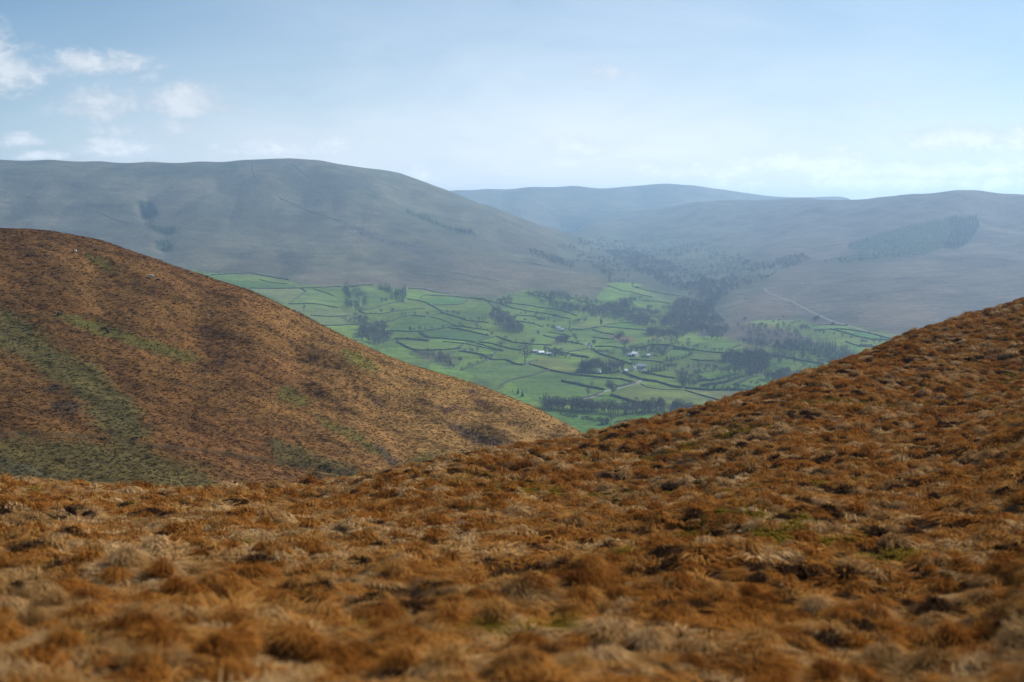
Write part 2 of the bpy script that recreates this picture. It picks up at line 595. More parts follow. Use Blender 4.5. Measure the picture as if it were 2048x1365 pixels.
# every field between hedges gets a tint of its own (found by flooding the plan of the hedge lines)
HEDGE_LINES = []
HED = [  # label, photo outline, width, height, material key
    ('top boundary hedge of the far left fields below the moor', [(405, 553), (464, 549), (502, 547), (525, 552), (552, 557), (578, 561)], 2.6, 2.6),
    ('short hedge inside the uppermost left field', [(518, 560), (546, 566), (575, 569)], 2.2, 2.0),
    ('long level hedge from the brown spur to the wooded gill', [(500, 577), (602, 577), (654, 575), (684, 575)], 2.6, 2.4),
    ('zigzag hedge dropping from the long level hedge', [(602, 577), (612, 585), (590, 600), (577, 609)], 2.4, 2.4),
    ('curved hedge between pale left fields meeting the gill', [(577, 609), (625, 608), (648, 611), (676, 616)], 2.4, 2.4),
    ('hedge running from the spur edge into the grey thicket', [(648, 652), (672, 652), (719, 649)], 2.4, 2.4),
    ('faint slanting hedge left of the wooded gill', [(625, 578), (654, 587), (669, 593)], 2.2, 1.8),
    ('hedge along the top of the fields left of the conifer clump', [(697, 574), (717, 572), (746, 571)], 2.6, 2.6),
    ('rising hedge from the thicket up to the conifer clump', [(730, 622), (756, 615), (783, 607), (807, 601)], 2.6, 2.6),
    ('hedge on the near side of the strip wood field', [(717, 622), (730, 628), (756, 628)], 2.4, 2.2),
    ('hedge falling right from the conifer clump to the thick row', [(813, 599), (835, 602), (853, 607), (863, 612), (879, 621), (882, 626)], 2.6, 2.6),
    ('arched hedge climbing the crest from the dense bare wood', [(768, 647), (788, 641), (806, 634), (826, 632)], 2.8, 2.8),
    ('hedge dipping along the crest to the thick row', [(826, 632), (850, 634), (881, 629)], 2.6, 2.6),
    ('thin wall slanting down from the crest hedge', [(859, 635), (885, 641), (903, 648), (920, 654)], 2.0, 1.6),
    ('hedge behind the thick row heading to the diagonal wood', [(882, 626), (904, 632), (929, 641), (955, 644), (979, 647)], 2.6, 2.6),
    ('level dark hedge right of the dense bare wood', [(774, 662), (812, 664), (841, 664), (870, 660), (894, 656)], 2.8, 2.6),
    ('dark hedge curving over the deep green field', [(894, 656), (914, 659), (936, 663), (958, 668), (979, 672)], 2.8, 2.6),
    ('upper of two parallel hedges left of the diagonal wood', [(900, 653), (920, 654), (944, 657), (979, 661)], 2.2, 2.0),
    ('short thick hedge along the back of the oval field', [(787, 679), (812, 679), (859, 683)], 3.4, 3.4),
    ('hedge joining the dense bare wood to the oval field', [(756, 687), (775, 682), (796, 678)], 2.8, 2.8),
    ('dark curved hedge around the near rim of the oval field', [(796, 681), (797, 686), (812, 695), (828, 701), (856, 702), (900, 700), (914, 699)], 3.0, 2.8),
    ('sinuous hedge beyond the oval field', [(838, 667), (856, 676), (885, 678), (929, 682), (952, 686)], 2.6, 2.4),
    ('short hedge rising at the right end of the sinuous hedge', [(951, 686), (958, 683), (979, 677), (994, 673)], 2.6, 2.4),
    ('top hedge under the moor right of the conifer clump', [(816, 578), (846, 579), (870, 585), (900, 588)], 2.2, 2.2),
    ('hedge bounding the green plot below the moor', [(841, 598), (842, 594), (853, 591), (914, 594), (935, 597), (970, 598)], 2.2, 2.2),
    ('lower hedge of the green plot below the moor', [(863, 611), (917, 610), (926, 607), (935, 600)], 2.2, 2.2),
    ('long thin wall crossing between oval field and tall tree', [(885, 684), (929, 688), (972, 697), (1006, 703)], 2.0, 1.8),
    ('dark hedge over the little hollow field', [(917, 703), (942, 706), (964, 711), (974, 716)], 2.8, 2.8),
    ('stub hedge dropping to the corner above the big green field', [(984, 716), (993, 703)], 2.4, 2.2),
    ('wavy hedge along the top of the big green field', [(971, 717), (987, 721), (1012, 721), (1034, 730), (1047, 731), (1057, 728)], 3.0, 2.8),
    ('thick bushy hedge on the lower right of the hollow field', [(923, 742), (940, 734), (965, 726), (977, 720)], 4.2, 3.6),
    ('straight hedge slanting across the big green field to the spur', [(1000, 771), (1024, 761), (1064, 752), (1090, 744), (1102, 741)], 2.8, 2.6),
    ('hedge under the moor running past the wooded gill', [(950, 598), (994, 607), (1026, 617), (1067, 625), (1111, 632), (1143, 639)], 2.4, 2.4),
    ('short level hedge left of the rough pasture', [(992, 618), (1017, 616)], 2.2, 2.0),
    ('upper hedge above the rough pasture under the long wood', [(1009, 606), (1053, 611), (1082, 616), (1123, 622), (1155, 633)], 2.4, 2.4),
    ('faint hedge through the band of woodland', [(1050, 586), (1082, 594), (1111, 600)], 2.2, 2.0),
    ('hedge running right from the white house to the corner tree', [(1142, 659), (1162, 661), (1198, 655)], 2.4, 2.4),
    ('hedge arching over the three small green fields', [(1198, 655), (1215, 650), (1240, 647), (1280, 647)], 2.4, 2.2),
    ('hedge slanting below the three small green fields', [(1183, 660), (1208, 667), (1228, 670)], 2.4, 2.2),
    ('level hedge splitting the three small green fields', [(1206, 654), (1253, 658), (1305, 663)], 2.4, 2.2),
    ('long hedge from the diagonal wood to the lane trees', [(994, 674), (1006, 679), (1027, 686), (1067, 690), (1105, 692)], 2.6, 2.6),
    ('hedge slanting from the sinuous hedge to the tall tree', [(958, 685), (983, 688), (1000, 693), (1024, 699), (1043, 702)], 2.6, 2.4),
    ('lane hedge just below the white house', [(1086, 672), (1108, 677), (1140, 685), (1167, 690)], 2.6, 2.6),
    ('hedge close in front of the white house', [(1096, 665), (1129, 670), (1143, 675)], 2.4, 2.2),
    ('level hedge right of the white gable', [(1189, 694), (1225, 694), (1249, 698)], 2.6, 2.4),
    ('hedge curving into the lane left of the white gable', [(1135, 705), (1155, 702), (1179, 698)], 2.6, 2.4),
    ('upper of two hedges right of the white-roofed shed', [(1121, 705), (1148, 710), (1179, 716)], 2.6, 2.4),
    ('lower of two hedges right of the white-roofed shed', [(1140, 712), (1160, 714), (1176, 717)], 2.4, 2.2),
    ('dark hedge following the crooked lane downhill', [(1183, 698), (1199, 708), (1221, 716), (1249, 725), (1266, 730)], 3.0, 2.8),
    ('short hedge on the near side of the pink bare field', [(1184, 675), (1199, 677), (1227, 680)], 2.4, 2.0),
    ('long hedge across the near fields under the farmhouse', [(1057, 728), (1084, 736), (1102, 742), (1120, 746), (1152, 751), (1210, 757), (1240, 759), (1268, 766)], 2.8, 2.4),
    ('short hedge curling up beside the tall bare tree', [(1057, 726), (1068, 723), (1077, 721)], 3.2, 2.6),
    ('long straight hedge ending at the broad round tree', [(1123, 763), (1152, 769), (1178, 776), (1210, 781)], 3.6, 3.4),
    ('lane hedge curving down from the round tree to the belt', [(1161, 799), (1184, 794), (1207, 784)], 3.0, 2.6),
    ('dark hedge from the round tree down to the tree belt', [(1221, 791), (1247, 799), (1269, 806), (1299, 811)], 3.4, 3.0),
    ('thick lane hedge from the round tree up to the bend', [(1231, 776), (1254, 771), (1272, 766)], 3.4, 3.2),
    ('sweeping hedge below the long grey farmhouse', [(1244, 746), (1260, 752), (1288, 761), (1315, 765), (1345, 774), (1367, 777)], 3.2, 3.0),
    ('straight dark hedge at the foot of the hedged mounds', [(1367, 777), (1410, 781), (1469, 781), (1530, 781)], 3.2, 3.0),
    ('curved hedge in front of the farmhouse in conifers', [(1150, 746), (1181, 748), (1203, 749), (1230, 747), (1240, 744)], 3.2, 2.6),
    ('hedge right of the long grey farmhouse toward the dip', [(1284, 746), (1308, 750), (1328, 755), (1352, 758)], 2.8, 2.6),
    ('faint sunken hedge line across the pale lower field', [(1282, 768), (1296, 776), (1325, 780), (1369, 781)], 1.8, 1.0),
    ('thin hedge slanting over the pale lower field to the skyline', [(1369, 781), (1403, 792), (1443, 802)], 2.2, 1.8),
    ('level hedge in the nearest bright green field', [(1229, 846), (1249, 842), (1269, 842), (1290, 846)], 2.2, 1.8),
    ('hedge along the foot of the bank below the gorge wood', [(1345, 694), (1381, 700), (1425, 706), (1449, 707)], 2.8, 2.6),
    ('hedge at the near edge of the pale bank field', [(1381, 720), (1410, 723), (1431, 723)], 2.6, 2.2),
    ('little hedge up to the scrubby slope foot', [(1466, 696), (1484, 691)], 2.4, 2.2),
    ('bushy hedge on the upper hedged mound', [(1396, 763), (1425, 762), (1460, 753), (1476, 749)], 4.0, 3.4),
    ('bushy hedge on the middle hedged mound', [(1403, 774), (1440, 768), (1457, 763), (1488, 753)], 4.0, 3.4),
    ('bushy hedge on the mound nearest the brown skyline', [(1469, 771), (1491, 760), (1519, 754)], 4.0, 3.4),
    ('upper hedge in the small fields below the fell track', [(1623, 653), (1652, 650), (1697, 652)], 2.4, 2.2),
    ('long dark hedge through the small fields to the skyline', [(1627, 662), (1661, 659), (1683, 664), (1712, 673), (1743, 680), (1779, 681)], 2.6, 2.4),
    ('roadside hedge beneath the fell track', [(1669, 658), (1703, 661), (1738, 667), (1785, 679)], 2.6, 2.2),
    ('bushy hedge on the scrubby slope under the fell track', [(1580, 647), (1601, 642)], 3.0, 3.0),
    ('short hedge in the field touching the brown skyline', [(1717, 692), (1746, 692)], 2.6, 2.4),
    ('hedge crossing the bright hill pasture', [(1214, 572), (1243, 582), (1262, 585), (1285, 591), (1305, 595)], 2.4, 2.2),
    ('upper hedge of the bright hill pasture', [(1264, 573), (1291, 581), (1334, 590), (1372, 595)], 2.4, 2.2),
    ('hedge wandering through the rough pasture below the diagonal wood top', [(1032, 643), (1070, 649), (1086, 655)], 2.2, 2.2),
    ('upper hedge of the rough pasture dotted with bushes', [(1032, 631), (1064, 633), (1082, 637)], 2.2, 2.2),
    ('low hedge left of the tree midway to the tall tree', [(953, 688), (968, 691), (1007, 703)], 2.2, 2.0),
    ('hedge over the top of the field beyond the twin barns', [(1271, 697), (1302, 691), (1337, 692)], 2.6, 2.4),
    ('hedge along the middle of the bank field under the gorge wood', [(1325, 706), (1345, 699), (1381, 702)], 2.4, 2.2),
    ('hedge across the field between twin barns and long farmhouse', [(1258, 720), (1308, 723), (1328, 727)], 2.4, 2.2),
    ('hedge beneath the conifer wood near the brown skyline', [(1541, 712), (1567, 715), (1601, 722), (1647, 729)], 2.6, 2.6),
    ('slanting hedge in the small fields beside the fell track foot', [(1690, 684), (1720, 694), (1755, 696)], 2.4, 2.2),
    ('hedge dividing the pale left fields below the zigzag hedge', [(620, 632), (668, 634), (700, 632)], 2.2, 2.0),
    ('hedge between conifer clump and crest behind the thicket', [(756, 630), (800, 622), (850, 618)], 2.2, 2.0),
    ('short hedge up the slope right of the oval field', [(905, 701), (925, 691), (938, 684)], 2.2, 2.0),
    ('hedge dropping from the moor edge beside the green plot', [(970, 599), (985, 612), (992, 620)], 2.2, 2.0),
    ('low hedge under the bright hill pasture', [(1283, 601), (1321, 604), (1341, 609)], 2.2, 2.0),
]
HEDGE_LINES = [h_[1] for h_ in HED]
FX0, FY0, FW, FH = 380, 535, 1440, 345
blk = np.zeros((FH, FW), bool)
for pts_ in HEDGE_LINES:
    for (x0, y0), (x1, y1) in zip(pts_[:-1], pts_[1:]):
        m_ = int(max(abs(x1 - x0), abs(y1 - y0)) * 2) + 1
        for t_ in np.linspace(-.12, 1.12, m_):
            xx, yy_ = int(x0 + (x1 - x0) * t_) - FX0, int(y0 + (y1 - y0) * t_) - FY0
            if 1 <= xx < FW - 1 and 1 <= yy_ < FH - 1:
                blk[yy_ - 1:yy_ + 2, xx - 1:xx + 2] = True
lab_ = np.zeros((FH, FW), int)
nl = 0
for sy_ in range(0, FH, 3):
    for sx_ in range(0, FW, 5):
        if blk[sy_, sx_] or lab_[sy_, sx_]:
            continue
        nl += 1
        st_ = [(sy_, sx_)]
        lab_[sy_, sx_] = nl
        while st_:
            r_, q_ = st_.pop()
            for r2, q2_ in ((r_ + 1, q_), (r_ - 1, q_), (r_, q_ + 1), (r_, q_ - 1)):
                if 0 <= r2 < FH and 0 <= q2_ < FW and not blk[r2, q2_] and not lab_[r2, q2_]:
                    lab_[r2, q2_] = nl
                    st_.append((r2, q2_))
TN = RNG.uniform(-1, 1, (nl + 1, 2))
TN[0] = 0
size = np.bincount(lab_.ravel(), minlength=nl + 1)
TN[size > 9000] = 0
VS = RNG.uniform((FX0, FY0), (FX0 + FW, FY0 + FH), (210, 2))
VT = RNG.uniform(-.75, .75, (210, 2))
ix = np.clip(np.round(PX - FX0).astype(int), 0, FW - 1)
iy = np.clip(np.round(PY - FY0).astype(int), 0, FH - 1)
inb = (PX > FX0) & (PX < FX0 + FW) & (PY > FY0) & (PY < FY0 + FH) & (cov[..., 1] > cov[..., 0] * 1.15)
tn = np.zeros(cov.shape[:2] + (2,))
sel_ = np.where(inb)
tn[sel_] = TN[lab_[iy[sel_], ix[sel_]]]
free = inb & (np.abs(tn).sum(2) == 0)
fs_ = np.where(free)
qx, qy = PX[fs_] + 6 * fbm(PX[fs_] / 30, PY[fs_] / 14, 191, 2), PY[fs_] + 3 * fbm(PX[fs_] / 30, PY[fs_] / 14, 193, 2)
near_ = np.zeros(len(qx), int)
bd_ = np.full(len(qx), 1e9)
for v_ in range(len(VS)):
    dd_ = ((qx - VS[v_, 0]) * .42 + (qy - VS[v_, 1]) * .25) ** 2 + ((qy - VS[v_, 1]) * 1.15) ** 2
    m_ = dd_ < bd_
    bd_[m_] = dd_[m_]
    near_[m_] = v_
tn[fs_] = VT[near_]
patch = fbm(wx / 130, wy / 190, 171, 2)
cov = cov * (1 + .38 * tn[..., :1] + .16 * patch[..., None] * inb[..., None]) * (1 + tn[..., 1:] * np.array((.16, .0, .12)))
fld = [
    ([(1057, 727), (1076, 714), (1112, 716), (1150, 733), (1153, 744), (1102, 740)], (.140, .165, .055)),
    ([(1223, 789), (1258, 776), (1284, 768), (1369, 781), (1443, 801), (1400, 830), (1298, 811)], (.125, .155, .055)),
    ([(1370, 781), (1519, 781), (1520, 800), (1443, 801)], (.150, .158, .085)),
    ([(930, 742), (985, 721), (1047, 731), (1102, 741), (1020, 763), (990, 775)], (.088, .142, .048)),
    ([(1020, 764), (1102, 743), (1210, 757), (1264, 766), (1231, 775), (1208, 780), (1123, 763), (1178, 776), (1205, 783), (1160, 798), (1080, 810)], (.084, .142, .044)),
    ([(1100, 826), (1330, 830), (1420, 850), (1200, 880)], (.072, .140, .034)),
    ([(1207, 671), (1228, 669), (1268, 675), (1272, 685), (1245, 687), (1230, 679)], (.165, .112, .080)),
    ([(845, 709), (872, 707), (874, 720), (850, 722)], (.210, .130, .095)),
    ([(1214, 571), (1262, 585), (1258, 601), (1190, 600)], (.125, .200, .062)),
    ([(1216, 567), (1262, 566), (1290, 571), (1264, 574), (1262, 584), (1243, 581)], (.130, .210, .065)),
    ([(1265, 574), (1334, 590), (1375, 594), (1321, 602), (1305, 595), (1262, 585)], (.150, .190, .085)),
    ([(894, 658), (979, 671), (958, 684), (900, 680), (860, 676), (850, 664)], (.062, .120, .042)),
    ([(774, 661), (800, 645), (826, 634), (859, 636), (903, 649), (894, 656), (812, 663)], (.072, .130, .046)),
    ([(804, 683), (859, 684), (940, 692), (1000, 702), (905, 700), (828, 700)], (.108, .160, .055)),
    ([(577, 610), (676, 617), (728, 628), (690, 648), (648, 651), (600, 640)], (.145, .175, .090)),
    ([(602, 578), (654, 587), (672, 612), (578, 608), (612, 585)], (.120, .170, .075)),
    ([(500, 578), (602, 578), (611, 586), (577, 608)], (.150, .170, .095)),
    ([(693, 577), (746, 573), (790, 590), (760, 612), (700, 604)], (.105, .165, .055)),
    ([(840, 597), (914, 594), (935, 598), (917, 609), (863, 611)], (.070, .150, .050)),
    ([(1205, 654), (1253, 658), (1305, 662), (1240, 648)], (.075, .165, .036)),
    ([(1142, 659), (1198, 655), (1208, 667), (1190, 674), (1150, 672)], (.088, .150, .048)),
    ([(1146, 656), (1162, 648), (1195, 648), (1196, 654), (1150, 658)], (.140, .160, .085)),
    ([(1278, 690), (1300, 686), (1337, 690), (1322, 706), (1290, 700)], (.088, .160, .042)),
    ([(1330, 706), (1345, 694), (1381, 700), (1388, 708), (1335, 714)], (.085, .155, .042)),
    ([(1388, 709), (1445, 704), (1440, 718), (1385, 718)], (.120, .165, .062)),
    ([(1378, 757), (1400, 748), (1430, 743), (1478, 742), (1470, 750), (1396, 762)], (.100, .170, .042)),
    ([(1405, 772), (1440, 766), (1457, 761), (1420, 776)], (.100, .165, .045)),
    ([(1475, 770), (1491, 758), (1519, 753), (1540, 760), (1520, 778)], (.095, .165, .042)),
    ([(1480, 689), (1520, 686), (1545, 700), (1500, 702), (1470, 697)], (.165, .170, .090)),
    ([(1356, 674), (1330, 668), (1300, 676), (1288, 680), (1330, 682)], (.170, .175, .085)),
    ([(1535, 732), (1560, 726), (1580, 738), (1560, 742), (1535, 741)], (.090, .160, .045)),
    ([(1620, 652), (1697, 652), (1700, 659), (1627, 660)], (.105, .185, .055)),
    ([(1500, 645), (1545, 640), (1601, 642), (1580, 648), (1510, 650)], (.135, .190, .070)),
    ([(1660, 660), (1740, 668), (1800, 682), (1740, 680)], (.062, .155, .035)),
    ([(1680, 680), (1720, 690), (1790, 700), (1740, 712), (1700, 700)], (.105, .175, .055)),
    ([(1597, 722), (1640, 726), (1660, 735), (1610, 735)], (.088, .170, .042)),
    ([(1086, 690), (1120, 676), (1135, 688), (1110, 692)], (.130, .155, .070)),
    ([(1130, 690), (1178, 698), (1135, 703), (1120, 700)], (.120, .165, .060)),
]
for k, (p, c) in enumerate(fld):
    paint(cov, PX, PY, p, (c[0] * 1.18, c[1] * 1.02, c[2] * 1.15), 1.6, 400 + k)
for k, p in enumerate(([(1896, 436), (1954, 433), (1960, 455), (1936, 488), (1912, 499), (1886, 497), (1898, 470)], [(1695, 490), (1800, 457), (1894, 438), (1896, 470), (1884, 498), (1845, 512), (1780, 508), (1700, 500)],
                       [(1640, 525), (1720, 508), (1790, 508), (1840, 512), (1760, 522), (1690, 528)], [(270, 400), (302, 402), (308, 414), (322, 430), (298, 438), (284, 424)], [(296, 449), (322, 456), (352, 455), (354, 470), (330, 470), (302, 459)], [(310, 480), (334, 482), (348, 494), (330, 506), (314, 498)],
                       [(815, 420), (850, 434), (905, 456), (904, 463), (846, 441), (812, 426)], [(908, 457), (948, 463), (952, 475), (912, 467)])):
    paint(cov, PX, PY, p, (.040, .056, .048), 4, 440 + k, .92)
# scrubby ground
scr = [
    ([(1455, 650), (1500, 645), (1545, 652), (1580, 660), (1600, 682), (1540, 688), (1470, 684), (1450, 668)], (.150, .110, .090)),
    ([(1395, 722), (1440, 722), (1440, 745), (1380, 745), (1355, 752), (1352, 735)], (.110, .110, .062)),
    ([(820, 702), (905, 703), (930, 720), (905, 740), (860, 728)], (.105, .100, .070)),
    ([(1090, 470), (1110, 520), (1000, 505), (900, 490), (880, 470)], (.125, .115, .090)),
    ([(690, 448), (830, 490), (960, 540), (860, 520), (740, 480)], (.100, .088, .088)),
]
for k, (p, c) in enumerate(scr):
    paint(cov, PX, PY, p, c, 8, 70 + k, .8)
# pale bent-grass bands low on the fell
for k, p in enumerate(([(600, 545), (760, 548), (900, 572), (985, 595), (930, 592), (820, 572), (640, 560)], [(840, 545), (930, 555), (1035, 576), (960, 572)],
                       [(880, 520), (1000, 530), (1150, 552), (1190, 572), (1120, 580), (1000, 560)], [(1450, 590), (1540, 590), (1600, 625), (1560, 640), (1480, 640), (1440, 625)],
                       [(1700, 600), (1850, 590), (1900, 640), (1760, 650)])):
    paint(cov, PX, PY, p, (.225, .168, .122), 26, 90 + k, .6)
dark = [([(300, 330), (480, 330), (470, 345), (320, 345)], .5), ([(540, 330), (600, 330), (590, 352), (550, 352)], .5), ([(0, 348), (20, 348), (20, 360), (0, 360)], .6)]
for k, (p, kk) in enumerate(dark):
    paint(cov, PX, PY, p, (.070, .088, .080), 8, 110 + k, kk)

cov *= np.where((in_poly(PX, PY, PAST[0]) | in_poly(PX, PY, PAST[1]) | (cov[..., 1] > cov[..., 0] * 1.15))[..., None], np.array((.69, .82, .43)), np.array((.55, .56, .56)))
TREELAND = [[(1120, 520), (1200, 505), (1260, 500), (1330, 520), (1420, 545), (1450, 580), (1440, 640), (1350, 600), (1280, 565), (1180, 545)]]
for p in TREELAND:
    paint(cov, PX, PY, p, (.052, .058, .046), 24, 480, .7)
m_dale = terrain_mat('dale_ground', 0.075, 0.2, (1.0, 1.8, 1.0), 0.42, (0.8, 9.0))
sp_left = [(-400, 300), (-400, 545), (380, 540), (464, 549), (525, 552), (578, 561), (690, 573), (746, 570), (816, 577), (870, 586), (985, 598), (1010, 588), (1060, 578), (1150, 590), (1190, 590), (1215, 566), (1180, 545), (1130, 520), (1110, 490), (1130, 470)]
up = PY[:-1, :-1]
pxc = PX[:-1, :-1]
Dc = DALE.D[:-1, :-1]
left = (in_poly(pxc, up, sp_left + [(1140, 466), (1110, 458), (990, 418), (890, 380), (800, 330), (585, 280), (-400, 280)]) | ((pxc < 1130) & (Dc > 4300) & (Dc < 6400))) & (Dc > 2450) & (Dc < 6400)
rgtm = (pxc > 1455 - .9 * (up - 600).clip(-200, 90)) & (Dc > 1900) & (Dc < 6500) & (up < 652 + .05 * (pxc - 1455)) & ~left
rgtm |= (pxc > 1560) & (Dc > 3000) & (Dc < 7500)
farm = ((Dc >= 6000) & ~rgtm & ~left)
rest = ~(left | rgtm | farm)
for nm, sel, lab in (('hill', left, 'long hazy fell with a flat moorland top beyond the green fields'),
                     ('hill', rgtm, 'hazy moorland hill carrying a dark square plantation'),
                     ('hill', farm, 'farthest pale blue hill closing the head of the dale'),
                     ('valley_floor', rest, 'green hedged farmland filling the bottom of the dale')):
    tag(link(nm, DALE.faces_mesh(nm, m_dale, cov, sel)), lab, nm.replace('_', ' '), None, 'structure')

# ---- the brown spur across the gully ------------------------------------
SPC = [(-250, 450, 425), (-100, 452, 425), (0, 457, 420), (60, 458, 420), (110, 463, 420), (200, 480, 415), (300, 515, 408), (400, 549, 400), (500, 581, 393), (600, 627, 384), (700, 679, 374), (800, 723, 362), (900, 753, 350), (960, 772, 342), (1020, 795, 332), (1080, 820, 322),
       (1130, 847, 312), (1168, 868, 304), (1260, 925, 290)]
SPF = [(0, 600, 340), (0, 720, 290), (200, 600, 350), (200, 720, 300), (400, 650, 350), (400, 760, 300), (600, 720, 335), (600, 830, 285), (800, 800, 315), (800, 890, 275), (950, 850, 300), (1000, 880, 285), (1100, 875, 300),
       (0, 850, 240), (200, 850, 250), (400, 880, 250), (0, 960, 205), (200, 975, 205), (400, 990, 208), (600, 960, 232), (600, 1020, 205), (800, 960, 240), (-200, 800, 260), (-200, 960, 205), (950, 940, 260), (1100, 930, 275)]
ex = []
for px, py, d in SPC:
    z = float(ray(px, py)[1]) * d
    ex += [(px, d + 45, z - 11), (px, d + 140, z - 62), (px, d + 330, z - 165)]
ex += [(px, 120, -62) for px in (-200, 100, 400, 700, 1000)]
SPUR = Terrain(tps_fit(*anchors(SPC + SPF, ex)), D2R(-33), D2R(7.5), 900, 110, 800, 560, zmin=-262)
sx, sy = SPUR.X, SPUR.Y
p0, p1 = SPUR.hit(150, 520), SPUR.hit(520, 720)
sdir = math.atan2(p1[1] - p0[1], p1[0] - p0[0])
su = sx * math.cos(sdir) + sy * math.sin(sdir)
sv = -sx * math.sin(sdir) + sy * math.cos(sdir)
crest_keep = 1 - .75 * np.exp(-((np.interp(SPUR.A, [float(ray(p[0], p[1])[0]) for p in SPC], [p[2] for p in SPC]) - SPUR.D) / 26) ** 2)
SPUR.Z = SPUR.Z + crest_keep * (2.3 * fbm(su / 120, sv / 22, 6, 3) + .7 * fbm(su / 14, sv / 8, 12, 3)) + .16 * fbm(sx / 2.2, sy / 2.2, 31, 3)
fit_skyline(SPUR, SPC, .80, .97)
PX, PY = SPUR.px()
# the stony gully low on the spur and the trod across it
def px_line_dist(pts):
    best = np.full(PX.shape, 1e9)
    for (x0, y0), (x1, y1) in zip(pts[:-1], pts[1:]):
        dx, dy = x1 - x0, y1 - y0
        t = np.clip(((PX - x0) * dx + (PY - y0) * dy) / (dx * dx + dy * dy), 0, 1)
        best = np.minimum(best, np.hypot(PX - x0 - t * dx, PY - y0 - t * dy))
    return best


trod = px_line_dist([(-20, 866), (70, 868), (160, 870), (230, 882), (320, 892), (450, 907), (560, 925), (640, 936), (720, 948)])
SPUR.Z = SPUR.Z - .9 * np.exp(-(trod / 5) ** 2)
PX, PY = SPUR.px()
SPURK = np.array((.56, .525, .42)) * (.58 + .45 * sstep(-50, 900, SPUR.px()[0]))[..., None]  # spur tint, with light falling off towards the left painted into it
cs = np.empty(SPUR.X.shape + (3,))
t1 = sstep(-.5, .5, fbm(su / 40, sv / 24, 41, 4))[..., None]
t2 = sstep(-.2, .6, fbm(su / 40 + 9, sv / 30, 47, 4))[..., None]
cs[:] = np.array((.250, .128, .046)) * (1 - t1) + np.array((.330, .185, .070)) * t1
cs = cs * (1 - .55 * t2) + .55 * t2 * np.array((.215, .098, .042))
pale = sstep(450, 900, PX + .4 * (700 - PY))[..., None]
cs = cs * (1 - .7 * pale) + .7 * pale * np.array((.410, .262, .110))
mot = fbm(su / 10, sv / 5.0, 51, 4)
mot2 = fbm(su / 3.5, sv / 2.2, 57, 3)
cs *= (1 - .30 * sstep(.08, .45, mot) + .18 * sstep(.1, .5, -mot))[..., None] * (1 - .35 * sstep(.1, .5, mot2))[..., None]
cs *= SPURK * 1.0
MOSS = (.105, .105, .024)
MOSSD = (.085, .085, .030)
for k, (p, c, s, kk) in enumerate((
        ([(100, 626), (180, 640), (260, 668), (330, 690), (420, 720), (360, 720), (260, 692), (170, 664)], MOSS, 14, .85),
        ([(-20, 600), (60, 640), (100, 690), (180, 720), (230, 770), (290, 830), (300, 880), (220, 880), (160, 800), (80, 740), (20, 700), (-20, 690)], MOSSD, 22, .85),
        ([(-20, 875), (200, 880), (330, 905), (420, 950), (500, 1000), (0, 1000)], MOSSD, 30, .75),
        ([(548, 780), (570, 772), (600, 782), (625, 805), (590, 815), (550, 800)], (.115, .110, .024), 12, .8),
        ([(680, 700), (720, 705), (770, 745), (730, 745), (690, 722)], (.125, .125, .026), 10, .85),
        ([(620, 820), (700, 860), (790, 915), (740, 905), (640, 850)], MOSS, 12, .7),
        ([(520, 870), (640, 910), (760, 950), (700, 960), (560, 930)], MOSSD, 16, .7),
        ([(170, 505), (215, 520), (240, 545), (200, 540)], MOSS, 9, .7),
        ([(850, 900), (930, 905), (900, 940), (800, 940)], (.150, .130, .040), 14, .7),
        ([(80, 772), (120, 770), (130, 782), (95, 786)], (.048, .030, .019), 7, .95),
        ([(100, 805), (140, 798), (168, 810), (150, 830), (108, 826)], (.048, .030, .019), 8, .95),
        ([(868, 806), (890, 818), (915, 808), (940, 826), (915, 822), (885, 830)], (.110, .052, .036), 6, .9),
        ([(938, 796), (965, 800), (982, 814), (960, 812)], (.110, .050, .036), 5, .9),
        ([(920, 776), (950, 782), (962, 792), (940, 790)], (.120, .062, .044), 5, .9),
        ([(880, 842), (920, 850), (960, 868), (1010, 886), (1000, 898), (950, 890), (915, 866)], (.085, .052, .040), 9, .85),
        ([(745, 890), (765, 894), (805, 930), (790, 935), (765, 915)], (.060, .046, .034), 6, .9),
        ([(430, 715), (450, 722), (450, 742), (436, 735)], (.075, .045, .034), 6, .7),
        ([(0, 915), (60, 930), (120, 955), (60, 955), (0, 940)], (.080, .075, .045), 8, .7),
        ([(745, 797), (768, 806), (760, 815), (745, 808)], (.130, .070, .045), 5, .8))):
    paint(cs, PX, PY, p, tuple(q * .66 for q in c), s, 130 + 3 * k, kk * .9)
trod = px_line_dist([(-20, 866), (70, 868), (160, 870), (230, 882), (320, 892), (450, 907), (560, 925), (640, 936), (720, 948)])
tr = (np.exp(-(trod / 3.2) ** 2) * .8)[..., None]
cs = cs * (1 - tr) + tr * np.array((.040, .032, .016))
m_spur = terrain_mat('spur_turf', 1.1, -sdir, (1.0, 1.5, 1.0), 0.45, (1.0, 0.8))
tag(link('hill', SPUR.faces_mesh('hill', m_spur, cs)), 'brown grassy spur falling across the gully with mossy green patches', 'hill', None, 'structure')

